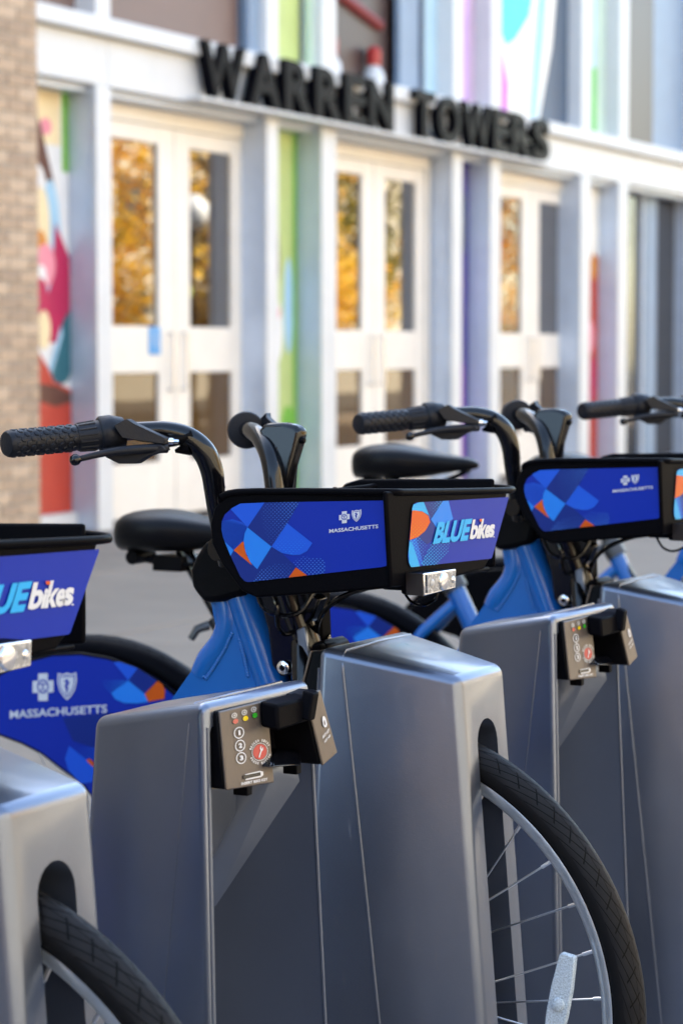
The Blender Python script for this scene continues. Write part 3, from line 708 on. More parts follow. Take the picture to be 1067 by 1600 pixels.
dock_specs = [
 (-S, 1, 'silver dock at lower left holding the nearest bike, wheel slot facing the camera side'),
 (0, 1, 'silver dock in the middle with the front wheel poking out of its slot'),
 (S, 1, 'silver dock at the right edge beside the farther keypad dock'),
 (-3*S/2, -1, 'empty silver dock just outside the left edge beside the nearest bike'),
 (-2*S, 1, 'silver dock outside the left edge holding a bike next to the camera'),
 (2*S, 1, 'silver dock holding the fourth bike, out past the right edge'),
 (-S/2, -1, 'empty silver dock with brown keypad facing the camera, nearest of the keypad docks'),
 (S/2, -1, 'empty silver dock with brown keypad facing the camera, the farther one on the right'),
 (3*S/2, -1, 'empty silver dock whose corner shows at the right edge behind the last silver box')]
for i, (w_, sgn, lab) in enumerate(dock_specs):
    o = dock if i == 0 else copy_tree(dock)
    o.location = at(.02, w_); o.rotation_euler = (0, 0, -TH+(0 if sgn > 0 else math.pi))
    tag(o, lab, 'bike dock', 'docks of the bike share station')

# ================================================================ BIKES
def make_bike():
    root = empty('shared_bicycle', (0,0,0))
    # ---- frame
    q = MB()
    head_t, head_b = (-0.2017, 0.0000, 0.8387), (-0.1290, 0.0000, 0.6899)
    q.tube([(-0.1929, 0.0000, 0.8430), (-0.1531, 0.0000, 0.7418), (-0.1264, 0.0000, 0.6825)], .0205, 18)
    q.tube([(-0.2157, 0.0000, 0.8419), (-0.2088, 0.0000, 0.8115), (-0.2160, 0.0000, 0.7827), (-0.2356, 0.0000, 0.7584), (-0.2463, 0.0000, 0.7407)], [.017,.0175,.018,.018,.016], 16, sub=4)
    pl = [(-0.2290, 0.0000, 0.8375), (-0.2203, 0.0000, 0.7955), (-0.2462, 0.0000, 0.7578), (-0.2842, 0.0000, 0.7087), (-.335, 0, .60), (-.16, 0, .60), (-0.1427, 0.0000, 0.7272), (-0.1842, 0.0000, 0.8395)]
    q.prism([(a, b-.013, c) for a, b, c in pl], (0, .026, 0))
    q.tube([(-.22,0,.70), (-.33,0,.50), (-.50,0,.275)], [.034,.034,.032], 18, sub=3)
    q.tube([(-.50,-.045,.275), (-.50,.045,.275)], .030, 16)
    T = Vector((-.716,0,.69)); q.tube([(-.50,0,.275), T], .0185, 16)
    for s in (-1, 1):
        q.tube([T+Vector((.012,s*.012,-.045)), (-.80,s*.035,.545), (-.955,s*.062,.30)], .0115, 10, sub=3)
        q.tube([(-.50,s*.03,.275), (-.72,s*.055,.285), (-.955,s*.062,.295)], .012, 10, sub=3)
    fr = q.build('frame', 'blue', root, bevel=0)
    # weld beads on the head plate
    q = MB()
    for pth in ([(-0.1991, -0.0140, 0.7943), (-0.2079, -0.0140, 0.7769), (-0.2203, -0.0140, 0.7578), (-0.2345, -0.0140, 0.7385), (-0.2452, -0.0140, 0.7440)], [(-0.1886, -0.0140, 0.7872), (-0.1817, -0.0140, 0.7647), (-0.1765, -0.0140, 0.7420)]):
        P = [Vector(p) for p in pth]
        for i in range(len(P)-1):
            n_ = max(2, int((P[i+1]-P[i]).length/.0032))
            for k in range(n_):
                c = P[i].lerp(P[i+1], k/n_); q.lathe(c, (0,1,0), [(0,.0028),(-.0010,.0022),(-.0015,.0008)], 8)
    q.build('weld_bead', 'blue', fr)
    # ---- seat post, clamp, saddle
    ax = Vector((-.55,0,.83)).normalized()
    q = MB(); q.tube([T-ax*.12, T+ax*.175], .0135, 14); q.build('seat_post', 'gloss', root)
    q = MB(); q.tube([T-ax*.022, T+ax*.018], .0235, 16); q.tube([T+Vector((-.02,-.02,0)), T+Vector((-.035,-.032,-.006)), T+Vector((-.045,-.034,-.022))], [.008,.007,.006], 8)
    q.build('seat_clamp', 'clampgrey', root)
    sx0 = -.925; q = MB(); secs = []
    prof = [(0,.020,.026,-.012),(.012,.052,.034,-.006),(.035,.072,.038,0),(.07,.080,.040,.002),(.11,.076,.038,0),(.14,.055,.032,-.003),(.17,.036,.025,-.004),(.205,.026,.019,-.004),(.235,.022,.015,-.004),(.255,.013,.010,-.006),(.262,.004,.004,-.008)]
    seg = 22; V = []
    for x_, hw, hh, dz in prof:
        for k in range(seg):
            a = 2*math.pi*k/seg; c_, s_ = math.cos(a), math.sin(a)
            yy = hw*math.copysign(abs(c_)**.75, c_); zz = hh*math.copysign(abs(s_)**.75, s_)
            if zz > 0: zz *= .75
            V.append((sx0+x_, yy, .843+dz+zz))
    n_ = len(prof)
    q.add(V, [(i*seg+k, i*seg+(k+1)%seg, (i+1)*seg+(k+1)%seg, (i+1)*seg+k) for i in range(n_-1) for k in range(seg)]+[list(range(seg)), list(range((n_-1)*seg, n_*seg))])
    sd = q.build('saddle', 'saddle', root, smooth=60)
    sm = sd.modifiers.new('sub', 'SUBSURF'); sm.levels = 1; sm.render_levels = 1
    q = MB()
    for s in (-1, 1): q.tube([(sx0+.02,s*.03,.815),(sx0+.06,s*.022,.79),(sx0+.15,s*.022,.788),(sx0+.24,s*.008,.825)], .0035, 8, sub=3)
    q.box((sx0+.075,-.03,.775),(sx0+.13,.03,.80)); q.lathe((sx0+.035,0,.795),(0,1,0),[(-.03,.012),(.03,.012)],12); q.build('saddle_rail', 'black', sd, bevel=.002)
    # ---- rear wheel, fender, skirt guard
    def wheel(name, c, full):
        X, Z = c
        wr = empty(name); wr.parent = root
        q = MB(); q.tube([(X,-.035,Z),(X,.035,Z)], .016, 16); q.tube([(X,-.032,Z),(X,-.028,Z)], .028, 18); q.tube([(X,.028,Z),(X,.032,Z)], .028, 18); q.build('hub', 'steel', wr)
        # rim
        prof = [(-.0125,.296),(-.0135,.2935),(-.0132,.2875),(-.0115,.2830),(-.006,.2795),(0,.2785),(.006,.2795),(.0115,.2830),(.0132,.2875),(.0135,.2935),(.0125,.296)]
        N_ = 120 if full else 64
        def ring(prof_, m, nm, closed=True, attr=False, seg=N_):
            q = MB(); V = []; n_ = len(prof_)
            for i in range(seg):
                a = 2*math.pi*i/seg
                for (y_, rr) in prof_: V.append((X+rr*math.sin(a), y_, Z+rr*math.cos(a)))
            F = [(i*n_+k, i*n_+(k+1)%n_, ((i+1)%seg)*n_+(k+1)%n_, ((i+1)%seg)*n_+k) for i in range(seg) for k in range(n_ if closed else n_-1)]
            q.add(V, F); return q.build(nm, m, wr, smooth=60)
        ring(prof, 'rim', 'rim')
        tp = []
        for k in range(20):
            a = -math.pi*.78+2*math.pi*.78*k/19; tp.append((  .0205*math.sin(a), .3085+.0200*math.cos(a)*(1.0 if math.cos(a) > 0 else .9)))
        ty = ring(tp, 'tyre', 'tyre')
        at_ = ty.data.attributes.new('tread', 'FLOAT_VECTOR', 'CORNER'); P_ = 72
        seg = N_; buf = []
        for p in ty.data.polygons:
            angs = [math.atan2(ty.data.vertices[v_].co.x-X, ty.data.vertices[v_].co.z-Z) % (2*math.pi) for v_ in p.vertices]
            if max(angs)-min(angs) > math.pi: angs = [a_+2*math.pi if a_ < math.pi else a_ for a_ in angs]
            for a_, v_ in zip(angs, p.vertices):
                co = ty.data.vertices[v_].co; rr = math.hypot(co.x-X, co.z-Z)
                ac = math.atan2(co.y, rr-.3085)/(math.pi*.5)
                buf += [a_/(2*math.pi)*P_, ac, 0]
        at_.data.foreach_set('vector', buf)
        # thin black bead line between rim and tyre
        ring([(-.0150,.2955),(-.0165,.2985),(-.0150,.301)], 'black', 'tyre_bead'); 
        # spokes
        ns = 32
        proto_ = {}
        for i in range(ns):
            a = 2*math.pi*(i+.5)/ns; s = 1 if i % 2 else -1; d_ = (1 if (i//2) % 2 else -1)*R(62)
            p0 = Vector((X+.026*math.sin(a+d_), s*.030, Z+.026*math.cos(a+d_))); p1 = Vector((X+.279*math.sin(a), s*.003, Z+.279*math.cos(a)))
            key = (s, d_ > 0)
            if key not in proto_:
                # one spoke mesh along +z, placed by rotating about the axle
                q = MB(); b0 = Vector((.026*math.sin(d_), s*.030, .026*math.cos(d_))); b1 = Vector((0, s*.003, .280)); m_ = b1+(b0-b1)*.05
                q.tube([b0, m_], .00115, 6); q.tube([m_, b1], .0021, 8); o = q.build('spoke', 'steel', wr); proto_[key] = o
            else: o = proto_[key].copy(); COL.objects.link(o)
            o.parent = wr; o.location = (X, 0, Z); o.rotation_euler = (0, a, 0)
        return wr
    fw = wheel('front_wheel', (-.010, .38), True)
    rw = wheel('rear_wheel', (-.957, .333), False)
    # spoke reflector
    q = MB(); a0, a1 = Vector((0.2372, -0.0300, 0.4607)), Vector((0.2165, -0.0300, 0.3510)); dr = (a1-a0).normalized(); sd_ = Vector((dr.z,0,-dr.x))
    L_ = (a1-a0).length; V = []
    outl = [(0,.0075),(.003,.0095),(L_*.35,.0125),(L_*.65,.0125),(L_-.003,.0095),(L_,.0075)]
    poly = [a0+dr*t+sd_*w_ for t, w_ in outl]+[a0+dr*t-sd_*w_ for t, w_ in outl[::-1]]
    q.prism(poly, (0,.009,0)); rf = q.build('spoke_reflector', 'reflector', fw, bevel=.0015)
    q = MB(); c = a0+dr*.058; q.lathe(c+Vector((0,-.0005,0)), (0,-1,0), [(0,.008),(.002,.0075),(.0035,.004)], 16); q.build('reflector_clip', 'clear', rf) if False else q.build('reflector_boss', 'reflector', rf)
    # fender
    q = MB(); V = []; cx, cz, Rf = -.960, .305, .345; n0 = 40; sec = [(-.034,-.020),(-.031,-.004),(-.02,.004),(0,.007),(.02,.004),(.031,-.004),(.034,-.020)]
    for i in range(n0+1):
        a = R(-70)+R(155)*i/n0
        for y_, e in sec: V.append((cx+(Rf+e)*math.sin(a), y_, cz+(Rf+e)*math.cos(a)))
    k_ = len(sec); q.add(V, [(i*k_+j, i*k_+j+1, (i+1)*k_+j+1, (i+1)*k_+j) for i in range(n0) for j in range(k_-1)])
    fd = q.build('fender', 'rim_black', root, smooth=60); so = fd.modifiers.new('s', 'SOLIDIFY'); so.thickness = .003
    # skirt guard with print (right side only is seen)
    outer = [(-1.2598, 0.4241), (-1.2363, 0.4745), (-1.2044, 0.52), (-1.165, 0.5594), (-1.1195, 0.5913), (-1.0691, 0.6148), (-1.0154, 0.6292), (-0.96, 0.634), (-0.9046, 0.6292), (-0.8509, 0.6148), (-0.8005, 0.5913), (-0.755, 0.5594), (-0.7156, 0.52), (-0.6837, 0.4745), (-0.6602, 0.4241), (-0.6458, 0.3704)]
    inner = [(-.70,.30),(-.78,.275),(-.86,.30),(-.90,.345),(-.925,.385),(-.957,.419),(-.999,.442),(-1.04,.465),(-1.079,.479),(-1.125,.490),(-1.19,.478),(-1.235,.45)]
    gp = outer+inner
    for s, yy in ((-1, -.05), (1, .05)):
        q = MB(); q.prism([(a_, yy, b_) for a_, b_ in gp], (0, .003*s, 0)); sg_ = q.build('skirt_guard', 'print_blue', root, smooth=0)
        q = MB(); q.tube([(a_, yy, b_) for a_, b_ in gp]+[(gp[0][0], yy, gp[0][1])], .0035, 6, caps=False); q.build('guard_edge', 'black', sg_)
        if s < 0:
            YY = yy-.0035
            pg = Print([(-1.1231, 0.8200, 0.6699), (-0.7264, 0.8200, 0.6905), (-0.7276, 0.8200, 0.4117), (-1.1263, 0.8200, 0.3778)], (0, 0, 1067, 900), (0,-1,0))
            dy = YY-pg.q[0].y+0; pg.q = [Vector((p.x, YY, p.z)) for p in pg.q]
            logos(pg, 186, 240, 232, 142, .03, 2)
            pg.text('MASSACHUSETTS', 64, 474, (515, -32), (0, -42), 'white', 3, .02)
            pg.poly([(610,180),(640,178),(735,212),(688,275)], 'mid', 2); pg.poly([(735,212),(835,275),(772,345),(688,275)], 'navy', 2)
            pg.poly([(688,275),(772,345),(790,385),(735,395),(665,392),(620,372),(600,340)], 'azure', 2); pg.dots([(540,270),(688,275),(610,350),(575,320)], 'azure', 3, 13, 5, (1,.3))
            pg.poly([(772,345),(838,277),(862,295),(876,325),(872,370),(790,385)], 'orange', 3)
            pg.poly([(380,615),(475,690),(560,760),(520,800),(440,815),(375,740),(358,680)], 'mid', 2); pg.poly([(470,690),(485,680),(560,740),(500,720)], 'orange', 3)
            pg.dots([(390,620),(520,620),(520,680),(475,690)], 'mid', 3, 13, 5, (1,.3))
            pg.poly([(345,470),(600,440),(680,520),(560,640),(400,590)], 'navy', 1)
            pg.build('guard_print', sg_)
    # ---- crank and pedals
    q = MB(); q.tube([(-.50,-.065,.275),(-.50,.065,.275)], .012, 12); q.tube([(-.50,-.065,.275),(-.42,-.075,.13)], [.013,.010], 10); q.tube([(-.50,.065,.275),(-.58,.075,.42)], [.013,.010], 10)
    q.lathe((-.50,-.055,.275), (0,1,0), [(-.003,.075),(.003,.075)], 32); q.build('crank', 'black', root)
    for sx_, sy, sz in ((-.42,-.12,.13), (-.58,.12,.42)):
        q = MB(); q.box((sx_-.045, sy-.04, sz-.012), (sx_+.045, sy+.04, sz+.012)); q.build('pedal', 'black', root, bevel=.004)
    # ---- headset cover and fork
    q = MB(); hc = [(-0.2288, 0.0000, 0.9052), (-0.2430, 0.0000, 0.8847), (-0.2502, 0.0000, 0.8690), (-0.2485, 0.0000, 0.8482), (-0.2317, 0.0000, 0.8297), (-0.2087, 0.0000, 0.8323), (-0.1754, 0.0000, 0.8415), (-0.1649, 0.0000, 0.8785), (-0.1735, 0.0000, 0.9010)]
    q.prism([(a, -.026, c) for a, b, c in hc], (0, .050, 0)); q.build('headset_cover', 'black', root, bevel=.008, seg=3)
    q = MB(); q.prism([(-0.1552, -0.0300, 0.8473), (-0.0973, -0.0300, 0.8551), (-0.0721, -0.0300, 0.8436), (-0.0822, -0.0300, 0.8208), (-0.0973, -0.0300, 0.8051), (-0.1042, -0.0300, 0.7544), (-0.1246, -0.0300, 0.7487), (-0.1365, -0.0300, 0.7615), (-0.1416, -0.0300, 0.8027)], (0, .022, 0)); q.build('lock_plate', 'gloss', root, bevel=.003)
    q = MB(); q.prism([(-0.1810, 0.0100, 0.8503), (-0.0931, 0.0100, 0.8542), (-0.0931, 0.0100, 0.8277), (-0.0889, 0.0100, 0.7294), (-0.1318, 0.0100, 0.7266)], (0, .03, 0)); q.build('fork_crown', 'rim_black', root, bevel=.005)
    q = MB(); q.tube([(-0.1190, -0.0180, 0.8554), (-0.1037, -0.0180, 0.8110), (-0.0852, -0.0180, 0.7707)], [.019,.017,.013], 16, sub=3); q.tube([(-0.1450, 0.0300, 0.8502), (-0.1105, 0.0300, 0.7638)], .015, 12)
    for s in (-1, 1): q.tube([(-.10, s*.022, .79), (-.085, s*.044, .72), (-.06, s*.046, .56), (-.010, s*.046, .38)], [.013,.0135,.012,.010], 12, sub=3)
    q.build('fork', 'gloss', root)
    q = MB(); bc = Vector((-0.1181, -0.0340, 0.7608)); q.lathe(bc, (0,-1,0), [(0,.0080),(.002,.0078),(.0035,.0055)], 20); q.build('bolt', 'chrome', root)
    q = MB(); q.lathe(bc+Vector((0,-.0036,0)), (0,-1,0), [(0,.0038),(.0004,.0036)], 6); q.build('bolt_socket', 'black', root)
    q = MB(); q.prism([(-0.1009, -0.0360, 0.8055), (-0.0891, -0.0360, 0.8113), (-0.0807, -0.0360, 0.7655), (-0.0942, -0.0360, 0.7557)], (0, .006, 0)); q.build('dock_pin_plate', 'dock', root, bevel=.002)
    q = MB(); q.prism([(-0.0974, -0.0300, 0.7826), (-0.0721, -0.0300, 0.7952), (-0.0621, -0.0300, 0.7883), (-0.0680, -0.0300, 0.7357), (-0.0974, -0.0300, 0.7338)], (0, .06, 0)); q.build('locking_block', 'black', root, bevel=.004)
    # cables
    def cable(pts, rr=.0026, name='brake_cable'):
        q = MB(); q.tube(pts, rr, 8, sub=6); q.build(name, 'gloss', root)
    cable([(0.0283, -0.0500, 0.8646), (-0.0122, -0.0500, 0.8577), (-0.0502, -0.0400, 0.8418), (-0.0721, -0.0300, 0.8213), (-0.0877, -0.0100, 0.7922), (-0.0879, 0.0000, 0.7610)])
    cable([(0.0104, -0.0300, 0.8643), (-0.0322, -0.0300, 0.8506), (-0.0621, -0.0300, 0.8329), (-0.0858, -0.0200, 0.8046), (-0.1134, 0.0000, 0.7670)])
    cable([(-0.1231, -0.0600, 0.8588), (-0.1103, -0.0650, 0.8376), (-0.1114, -0.0600, 0.8148), (-0.1112, -0.0450, 0.8021), (-0.1075, -0.0300, 0.8045), (-0.1180, -0.0200, 0.8218)], .003)
    cable([(-0.1457, -0.0500, 0.8532), (-0.1300, -0.0600, 0.8325), (-0.1064, -0.0600, 0.8247), (-0.0866, -0.0500, 0.8299), (-0.0752, -0.0400, 0.8518)], .003)
    cable([(-0.0006, 0.0400, 0.8534), (0.0094, 0.0400, 0.8388), (0.0290, 0.0300, 0.8347), (0.0500, 0.0200, 0.8425), (0.0549, 0.0200, 0.8517)], .0018, 'lamp_cable')
    # ---- handlebar
    q = MB()
    near = [(-0.1833, -0.0500, 0.8816), (-0.1816, -0.0750, 0.9395), (-0.1829, -0.0800, 0.9657), (-0.1841, -0.0850, 0.9918), (-0.1910, -0.0920, 1.0141), (-0.2056, -0.1020, 1.0297), (-0.2251, -0.1150, 1.0371), (-0.2478, -0.1300, 1.0380), (-0.2918, -0.1630, 1.0353), (-0.3182, -0.2150, 1.0299)]
    q.tube(near, [.0115,.0115,.0122,.0135,.0140,.0130,.0115,.0105,.0105,.010], 16, sub=5)
    far = [(-0.1680, 0.0500, 0.8707), (-0.1869, 0.0750, 0.9343), (-0.1922, 0.0800, 0.9612), (-0.1985, 0.0850, 0.9866), (-0.2102, 0.0950, 1.0079), (-0.2321, 0.1150, 1.0234), (-0.2588, 0.1400, 1.0302), (-0.2784, 0.1650, 1.0308), (-.30, .215, 1.032), (-.325, .262, 1.030)]
    q.tube(far, [.0115,.0115,.0118,.0120,.0122,.0120,.012,.0105,.0105,.010], 16, sub=5)
    q.tube([(-.185,-.075,.90), (-.165,0,.90), (-.185,.075,.90)], .014, 12)
    hb = q.build('handlebar', 'gloss', root)
    # webs closing the bends (near one carries the cables)
    q = MB(); q.prism([(-0.2273, 0.1000, 1.0326), (-0.2174, 0.1000, 1.0413), (-0.1932, 0.1000, 1.0424), (-0.1755, 0.1000, 1.0388), (-0.1684, 0.1000, 1.0319), (-0.1709, 0.0980, 1.0178), (-0.1774, 0.0920, 0.9899), (-0.1822, 0.0860, 0.9588), (-0.1849, 0.0860, 0.9415), (-0.1983, 0.0860, 0.9412), (-0.2022, 0.0900, 0.9839), (-0.2162, 0.0960, 1.0109)], (.004, .018, 0))
    q.build('bend_web', 'gloss', hb, bevel=.005, seg=3)
    q = MB()
    for i_ in range(16):
        a_, b_ = Vector((-0.1980, 0.0940, 1.0113)), Vector((-0.1850, 0.0830, 0.9612)); c = a_.lerp(b_, i_/15); q.lathe(c, (0,-1,0), [(0,.0022),(.0008,.0018),(.0014,.0006)], 8)
    q.build('weld_bead', 'gloss', hb)
    q = MB(); q.lathe(Vector((-0.1693, 0.1050, 1.0208)), (1,0,.0), [(-.002,.004),(.004,.0045),(.006,.003)], 10); q.build('cap_screw', 'black', hb)
    q = MB(); q.tube([(-0.1992, -0.1040, 1.0328), (-0.2165, -0.1180, 1.0271), (-0.2337, -0.1320, 1.0228)], [.0075,.0075,.006], 10, sub=3); q.build('cable_guide', 'black', hb)
    q = MB(); q.tube([(-0.2027, -0.1040, 1.0180), (-0.2180, -0.1100, 1.0143)], [.009,.002], 10); q.build('cable_guide_tip', 'black', hb)
    q = MB(); q.tube([(-0.1890, -0.0900, 0.9660), (-0.1732, -0.0760, 0.9754)], .0045, 8)
    q.build('cable_clip', 'black', hb)
    for s in (-1, 1):
        def mm(p): return Vector((p[0], p[1]*(-s), p[2]))
        g0, g1 = mm((-0.3418, -0.2700, 1.0256)), mm((-0.3046, -0.1860, 1.0307)); g2 = mm((-0.2924, -0.1620, 1.0338)); g3 = mm((-0.2663, -0.1460, 1.0367))
        if s > 0: g3 = Vector((-0.2765, 0.1600, 1.0302)); g2, g1, g0 = [g3+Vector((-.46,.888,0))*k for k in (.038,.062,.165)]
        axs = (g1-g0).normalized()
        q = MB(); L_ = (g1-g0).length
        q.lathe(g0, axs, [(0,.010),(.001,.0135),(.004,.0153),(.012,.0150),(L_*.5,.0150),(L_-.002,.0150),(L_,.0142)], 24)
        n1_ = axs.orthogonal().normalized(); n2_ = axs.cross(n1_)
        for a_ in range(13):
            for b_ in range(8):
                dd = .010+a_*(L_-.018)/12; th = 2*math.pi*(b_+.5*(a_ % 2))/8; rd = n1_*math.cos(th)+n2_*math.sin(th); q.lathe(g0+axs*dd+rd*.0145, rd, [(0,.0040),(.0011,.0034),(.0014,.0024)], 7)
        q.build('grip', 'rubber', hb)
        q = MB(); a2 = (g3-g1).normalized(); L2 = (g2-g1).length; L3 = (g3-g1).length
        q.lathe(g1+a2*.001, a2, [(0,.0148),(.001,.0158),(L2*.9,.0168),(L2,.0175)], 28)
        q.lathe(g1+a2*(L2+.001), a2, [(0,.0195),(.002,.0212),(.014,.0214),(.018,.0200),(L3-L2,.0170)], 28)
        n1_ = a2.orthogonal().normalized(); n2_ = a2.cross(n1_)
        for b_ in range(14):
            th = 2*math.pi*b_/14; rd = n1_*math.cos(th)+n2_*math.sin(th); q.tube([g1+a2*.004+rd*.0158, g1+a2*(L2*.85)+rd*.0168], .0012, 6)
        if s > 0:
            dc_ = g3-a2*.004
            q.lathe(dc_, a2, [(0,.016),(.001,.0225),(.004,.0238),(.008,.0225),(.009,.017)], 32)
        q.build('twist_shifter', 'rubber', hb)
        # brake lever
        q = MB()
        b0_, b1_, b2_, b3_ = mm((-0.2830, -0.2150, 1.0075)), mm((-0.2616, -0.1900, 1.0142)), mm((-0.2401, -0.1700, 1.0175)), mm((-0.2131, -0.1350, 1.0189))
        q.tube([b0_, b1_, b2_, b3_], [.0035,.0042,.0055,.006], 10, sub=4)
        q.prism([mm(p) for p in ((-0.2750, -0.1650, 1.0188), (-0.2463, -0.1600, 1.0221), (-0.2143, -0.1330, 1.0232), (-0.2098, -0.1320, 1.0167), (-0.2276, -0.1420, 1.0101), (-0.2381, -0.1500, 1.0014), (-0.2542, -0.1600, 1.0015), (-0.2682, -0.1650, 1.0087))], (0, .014*(-s)*-1, 0))
        q.prism([mm(p) for p in ((-0.2593, -0.1650, 1.0453), (-0.2465, -0.1580, 1.0526), (-0.2413, -0.1500, 1.0467), (-0.2114, -0.1320, 1.0305), (-0.2115, -0.1320, 1.0232), (-0.2325, -0.1450, 1.0262), (-0.2506, -0.1600, 1.0308))], (0, .012*(s), 0))
        q.build('brake_lever', 'rubber', hb, bevel=.0022, seg=2)
        q = MB(); q.lathe(b0_-(b1_-b0_).normalized()*.002, (b1_-b0_), [(-.0065,.002),(-.005,.0050),(-.0015,.0066),(.0025,.0062),(.006,.0035)], 14); q.build('lever_ball', 'gloss', hb)
        q = MB(); c0_, c1_ = mm((-0.2143, -0.1330, 1.0268)), mm((-0.2046, -0.1250, 1.0260)); q.tube([c0_, c0_.lerp(c1_,.5)], .0040, 10); q.tube([c0_.lerp(c1_,.5), c1_], .0028, 8); q.build('cable_adjuster', 'chrome', hb)
    # ---- basket
    NRt = [(-0.1404, -0.1502, 0.9560), (-0.1290, -0.1498, 0.9678), (-0.1129, -0.1491, 0.9718)]
    side = [(-0.1129, -0.1491, 0.9718), (0.0671, -0.1423, 0.9768), (0.0748, -0.1420, 0.8724), (0.0041, -0.1447, 0.8639), (-0.0907, -0.1483, 0.8541), (-0.1084, -0.1490, 0.8606), (-0.1350, -0.1500, 0.8913), (-0.1463, -0.1504, 0.9125), (-0.1486, -0.1505, 0.9341), (-0.1437, -0.1503, 0.9523), (-0.1323, -0.1499, 0.9663)]
    bk = MB()
    bk.prism([Vector(p) for p in side], (0, .006, 0))
    FRl = [(p[0]*1.0-.004, .163-.012*((.97-p[2])/.1), p[2]) for p in side]
    bk.prism([Vector(p)-Vector((0,.006,0)) for p in FRl], (0, .006, 0))
    front = [(0.0744, -0.1541, 0.9776), (0.0890, 0.1440, 0.9644), (0.0869, 0.1005, 0.8898), (0.0860, 0.0822, 0.8754), (0.0815, -0.0099, 0.8708), (0.0770, -0.1014, 0.8711), (0.0750, -0.1423, 0.8724)]
    bk.prism([Vector(p)-Vector((.006,0,0)) for p in front], (.006, 0, 0))
    # floor, back
    bk.prism([(-.090,-.148,.858), (.072,-.140,.874), (.070,.135,.868), (-.095,.148,.860)], (0,0,.006))
    bk.prism([(-.135,-.148,.94), (-.135,.155,.94), (-.092,.148,.86), (-.092,-.146,.86)], (.006,0,.002))
    bk_o = bk.build('basket', 'rim_black', root, bevel=.0045, seg=3)
    q = MB(); rimp = [(-0.1339, -0.1499, 0.9655), (-0.1129, -0.1491, 0.9718), (-0.0271, -0.1459, 0.9746), (0.0656, -0.1424, 0.9761), (0.0770, -0.1018, 0.9743), (0.0830, 0.0212, 0.9690), (0.0890, 0.1440, 0.9644), (0.0745, 0.1700, 0.9651), (0.0147, 0.1720, 0.9673), (-0.0522, 0.1680, 0.9667), (-0.0919, 0.1600, 0.9645), (-0.1012, 0.1400, 0.9621), (-.140,.08,.958), (-.140,0,.958), (-.138,-.13,.958), (-0.1339, -0.1499, 0.9655)]
    q.tube(rimp, .0040, 10, sub=3, caps=False); q.build('basket_rim', 'rim_black', bk_o)
    q = MB()
    for z_ in (.90,.93):
        q.tube([(-.12,-.13,z_), (-.12,.13,z_)], .003, 6)
    for y_ in (-.1,-.05,0,.05,.1): q.tube([(-.12,y_,.868), (-.12,y_,.965)], .003, 6)
    q.tube([(-.1,.10,.885),(-.04,.13,.93),(.05,.14,.955)], .0045, 8, sub=3); q.build('basket_strap', 'black', bk_o)
    # side print; coordinates are those of the flat artwork
    ol = [(345,160),(990,149),(1012,152),(1024,160),(1027,175),(1020,492),(1010,512),(990,518),(250,602),(230,597),(205,570),(150,455),(108,355),(98,310),(100,265),(118,225),(160,190),(205,166)]
    sp = Print([(-0.1546, -0.1512, 0.9917), (0.0810, -0.1423, 0.9966), (0.0812, -0.1423, 0.8434), (-0.1553, -0.1513, 0.8325)], (0, 0, 1067, 782.5), (0,-1,0), ol)
    sp.poly(ol, 'print_blue', 1, True)
    sp.poly([(60,120),(130,190),(250,298),(225,372),(168,425),(60,330)], 'print_blue', 2)
    sp.poly([(60,300),(100,262),(160,252),(215,270),(248,298),(224,372),(168,425),(60,340)], 'mid', 2)
    sp.poly([(142,188),(180,150),(350,150),(247,298)], 'mid', 3)
    sp.poly([(350,150),(545,145),(470,275),(382,405),(247,298)], 'navy', 2); 
    reg = [(325,230),(350,150),(545,145),(470,275),(382,405),(340,320)]
    sp.dots(reg, 'dot', 4, 15, 5.2, (.8,-.3))
    sp.poly([(247,298),(382,405),(302,530),(262,490),(235,430),(225,372),(232,330)], 'azure', 4)
    sp.poly([(168,425),(218,378),(228,376),(226,400),(240,450),(272,508)], 'orange', 3)
    sp.poly([(100,360),(168,425),(145,465)], 'azure', 3)
    sp.poly([(168,425),(272,508),(302,530),(270,600),(200,620),(140,455)], 'navy', 2)
    sp.poly([(470,275),(610,385),(580,430),(540,450),(500,452),(440,440),(382,405)], 'mid', 4)
    sp.dots([(400,360),(520,330),(590,390),(500,448),(410,415)], 'azure', 5, 15, 3.4, (0,1))
    sp.poly([(382,405),(440,440),(520,518),(482,580),(440,620),(240,620),(302,530)], 'navy', 3)
    sp.dots([(440,445),(500,452),(560,445),(605,405),(650,440),(682,500),(678,560),(600,580),(520,518)], 'dot', 5, 15, 5.6, (.2,.5))
    sp.dots([(262,610),(330,530),(400,500),(500,500),(482,590),(380,605)], 'dot', 5, 15, 5.2, (-.3,.6))
    sp.poly([(520,520),(590,570),(470,590)], 'orange', 6)
    logos(sp, 757, 212, 120, 66, .12, 5)
    sp.text('MASSACHUSETTS', 703, 329, (266, -27), (0, -21), 'white', 5, .02)
    sp.build('side_print', bk_o)
    ol2 = [(295,182),(312,171),(868,139),(868,150),(764,497),(757,505),(280,556),(268,520),(264,490),(272,440),(279,380),(287,205)]
    ol2c = [(295,182),(312,171),(868,139),(868,150),(764,497),(757,505),(280,556),(268,530),(264,490),(287,205)]
    fp = Print([(0.0721, -0.2170, 0.9997), (0.0937, 0.2233, 0.9808), (0.0938, 0.2254, 0.8087), (0.0721, -0.2169, 0.8501)], (0, 0, 1067, 838), (1,-.05,0), ol2c)
    fp.poly(ol2c, 'print_blue', 1, True)
    fp.poly([(280,190),(350,160),(392,270),(380,245),(340,222),(280,222)], 'cyan', 2)
    fp.poly([(260,222),(300,218),(345,226),(378,250),(388,288),(360,340),(320,375),(260,400)], 'orange', 3)
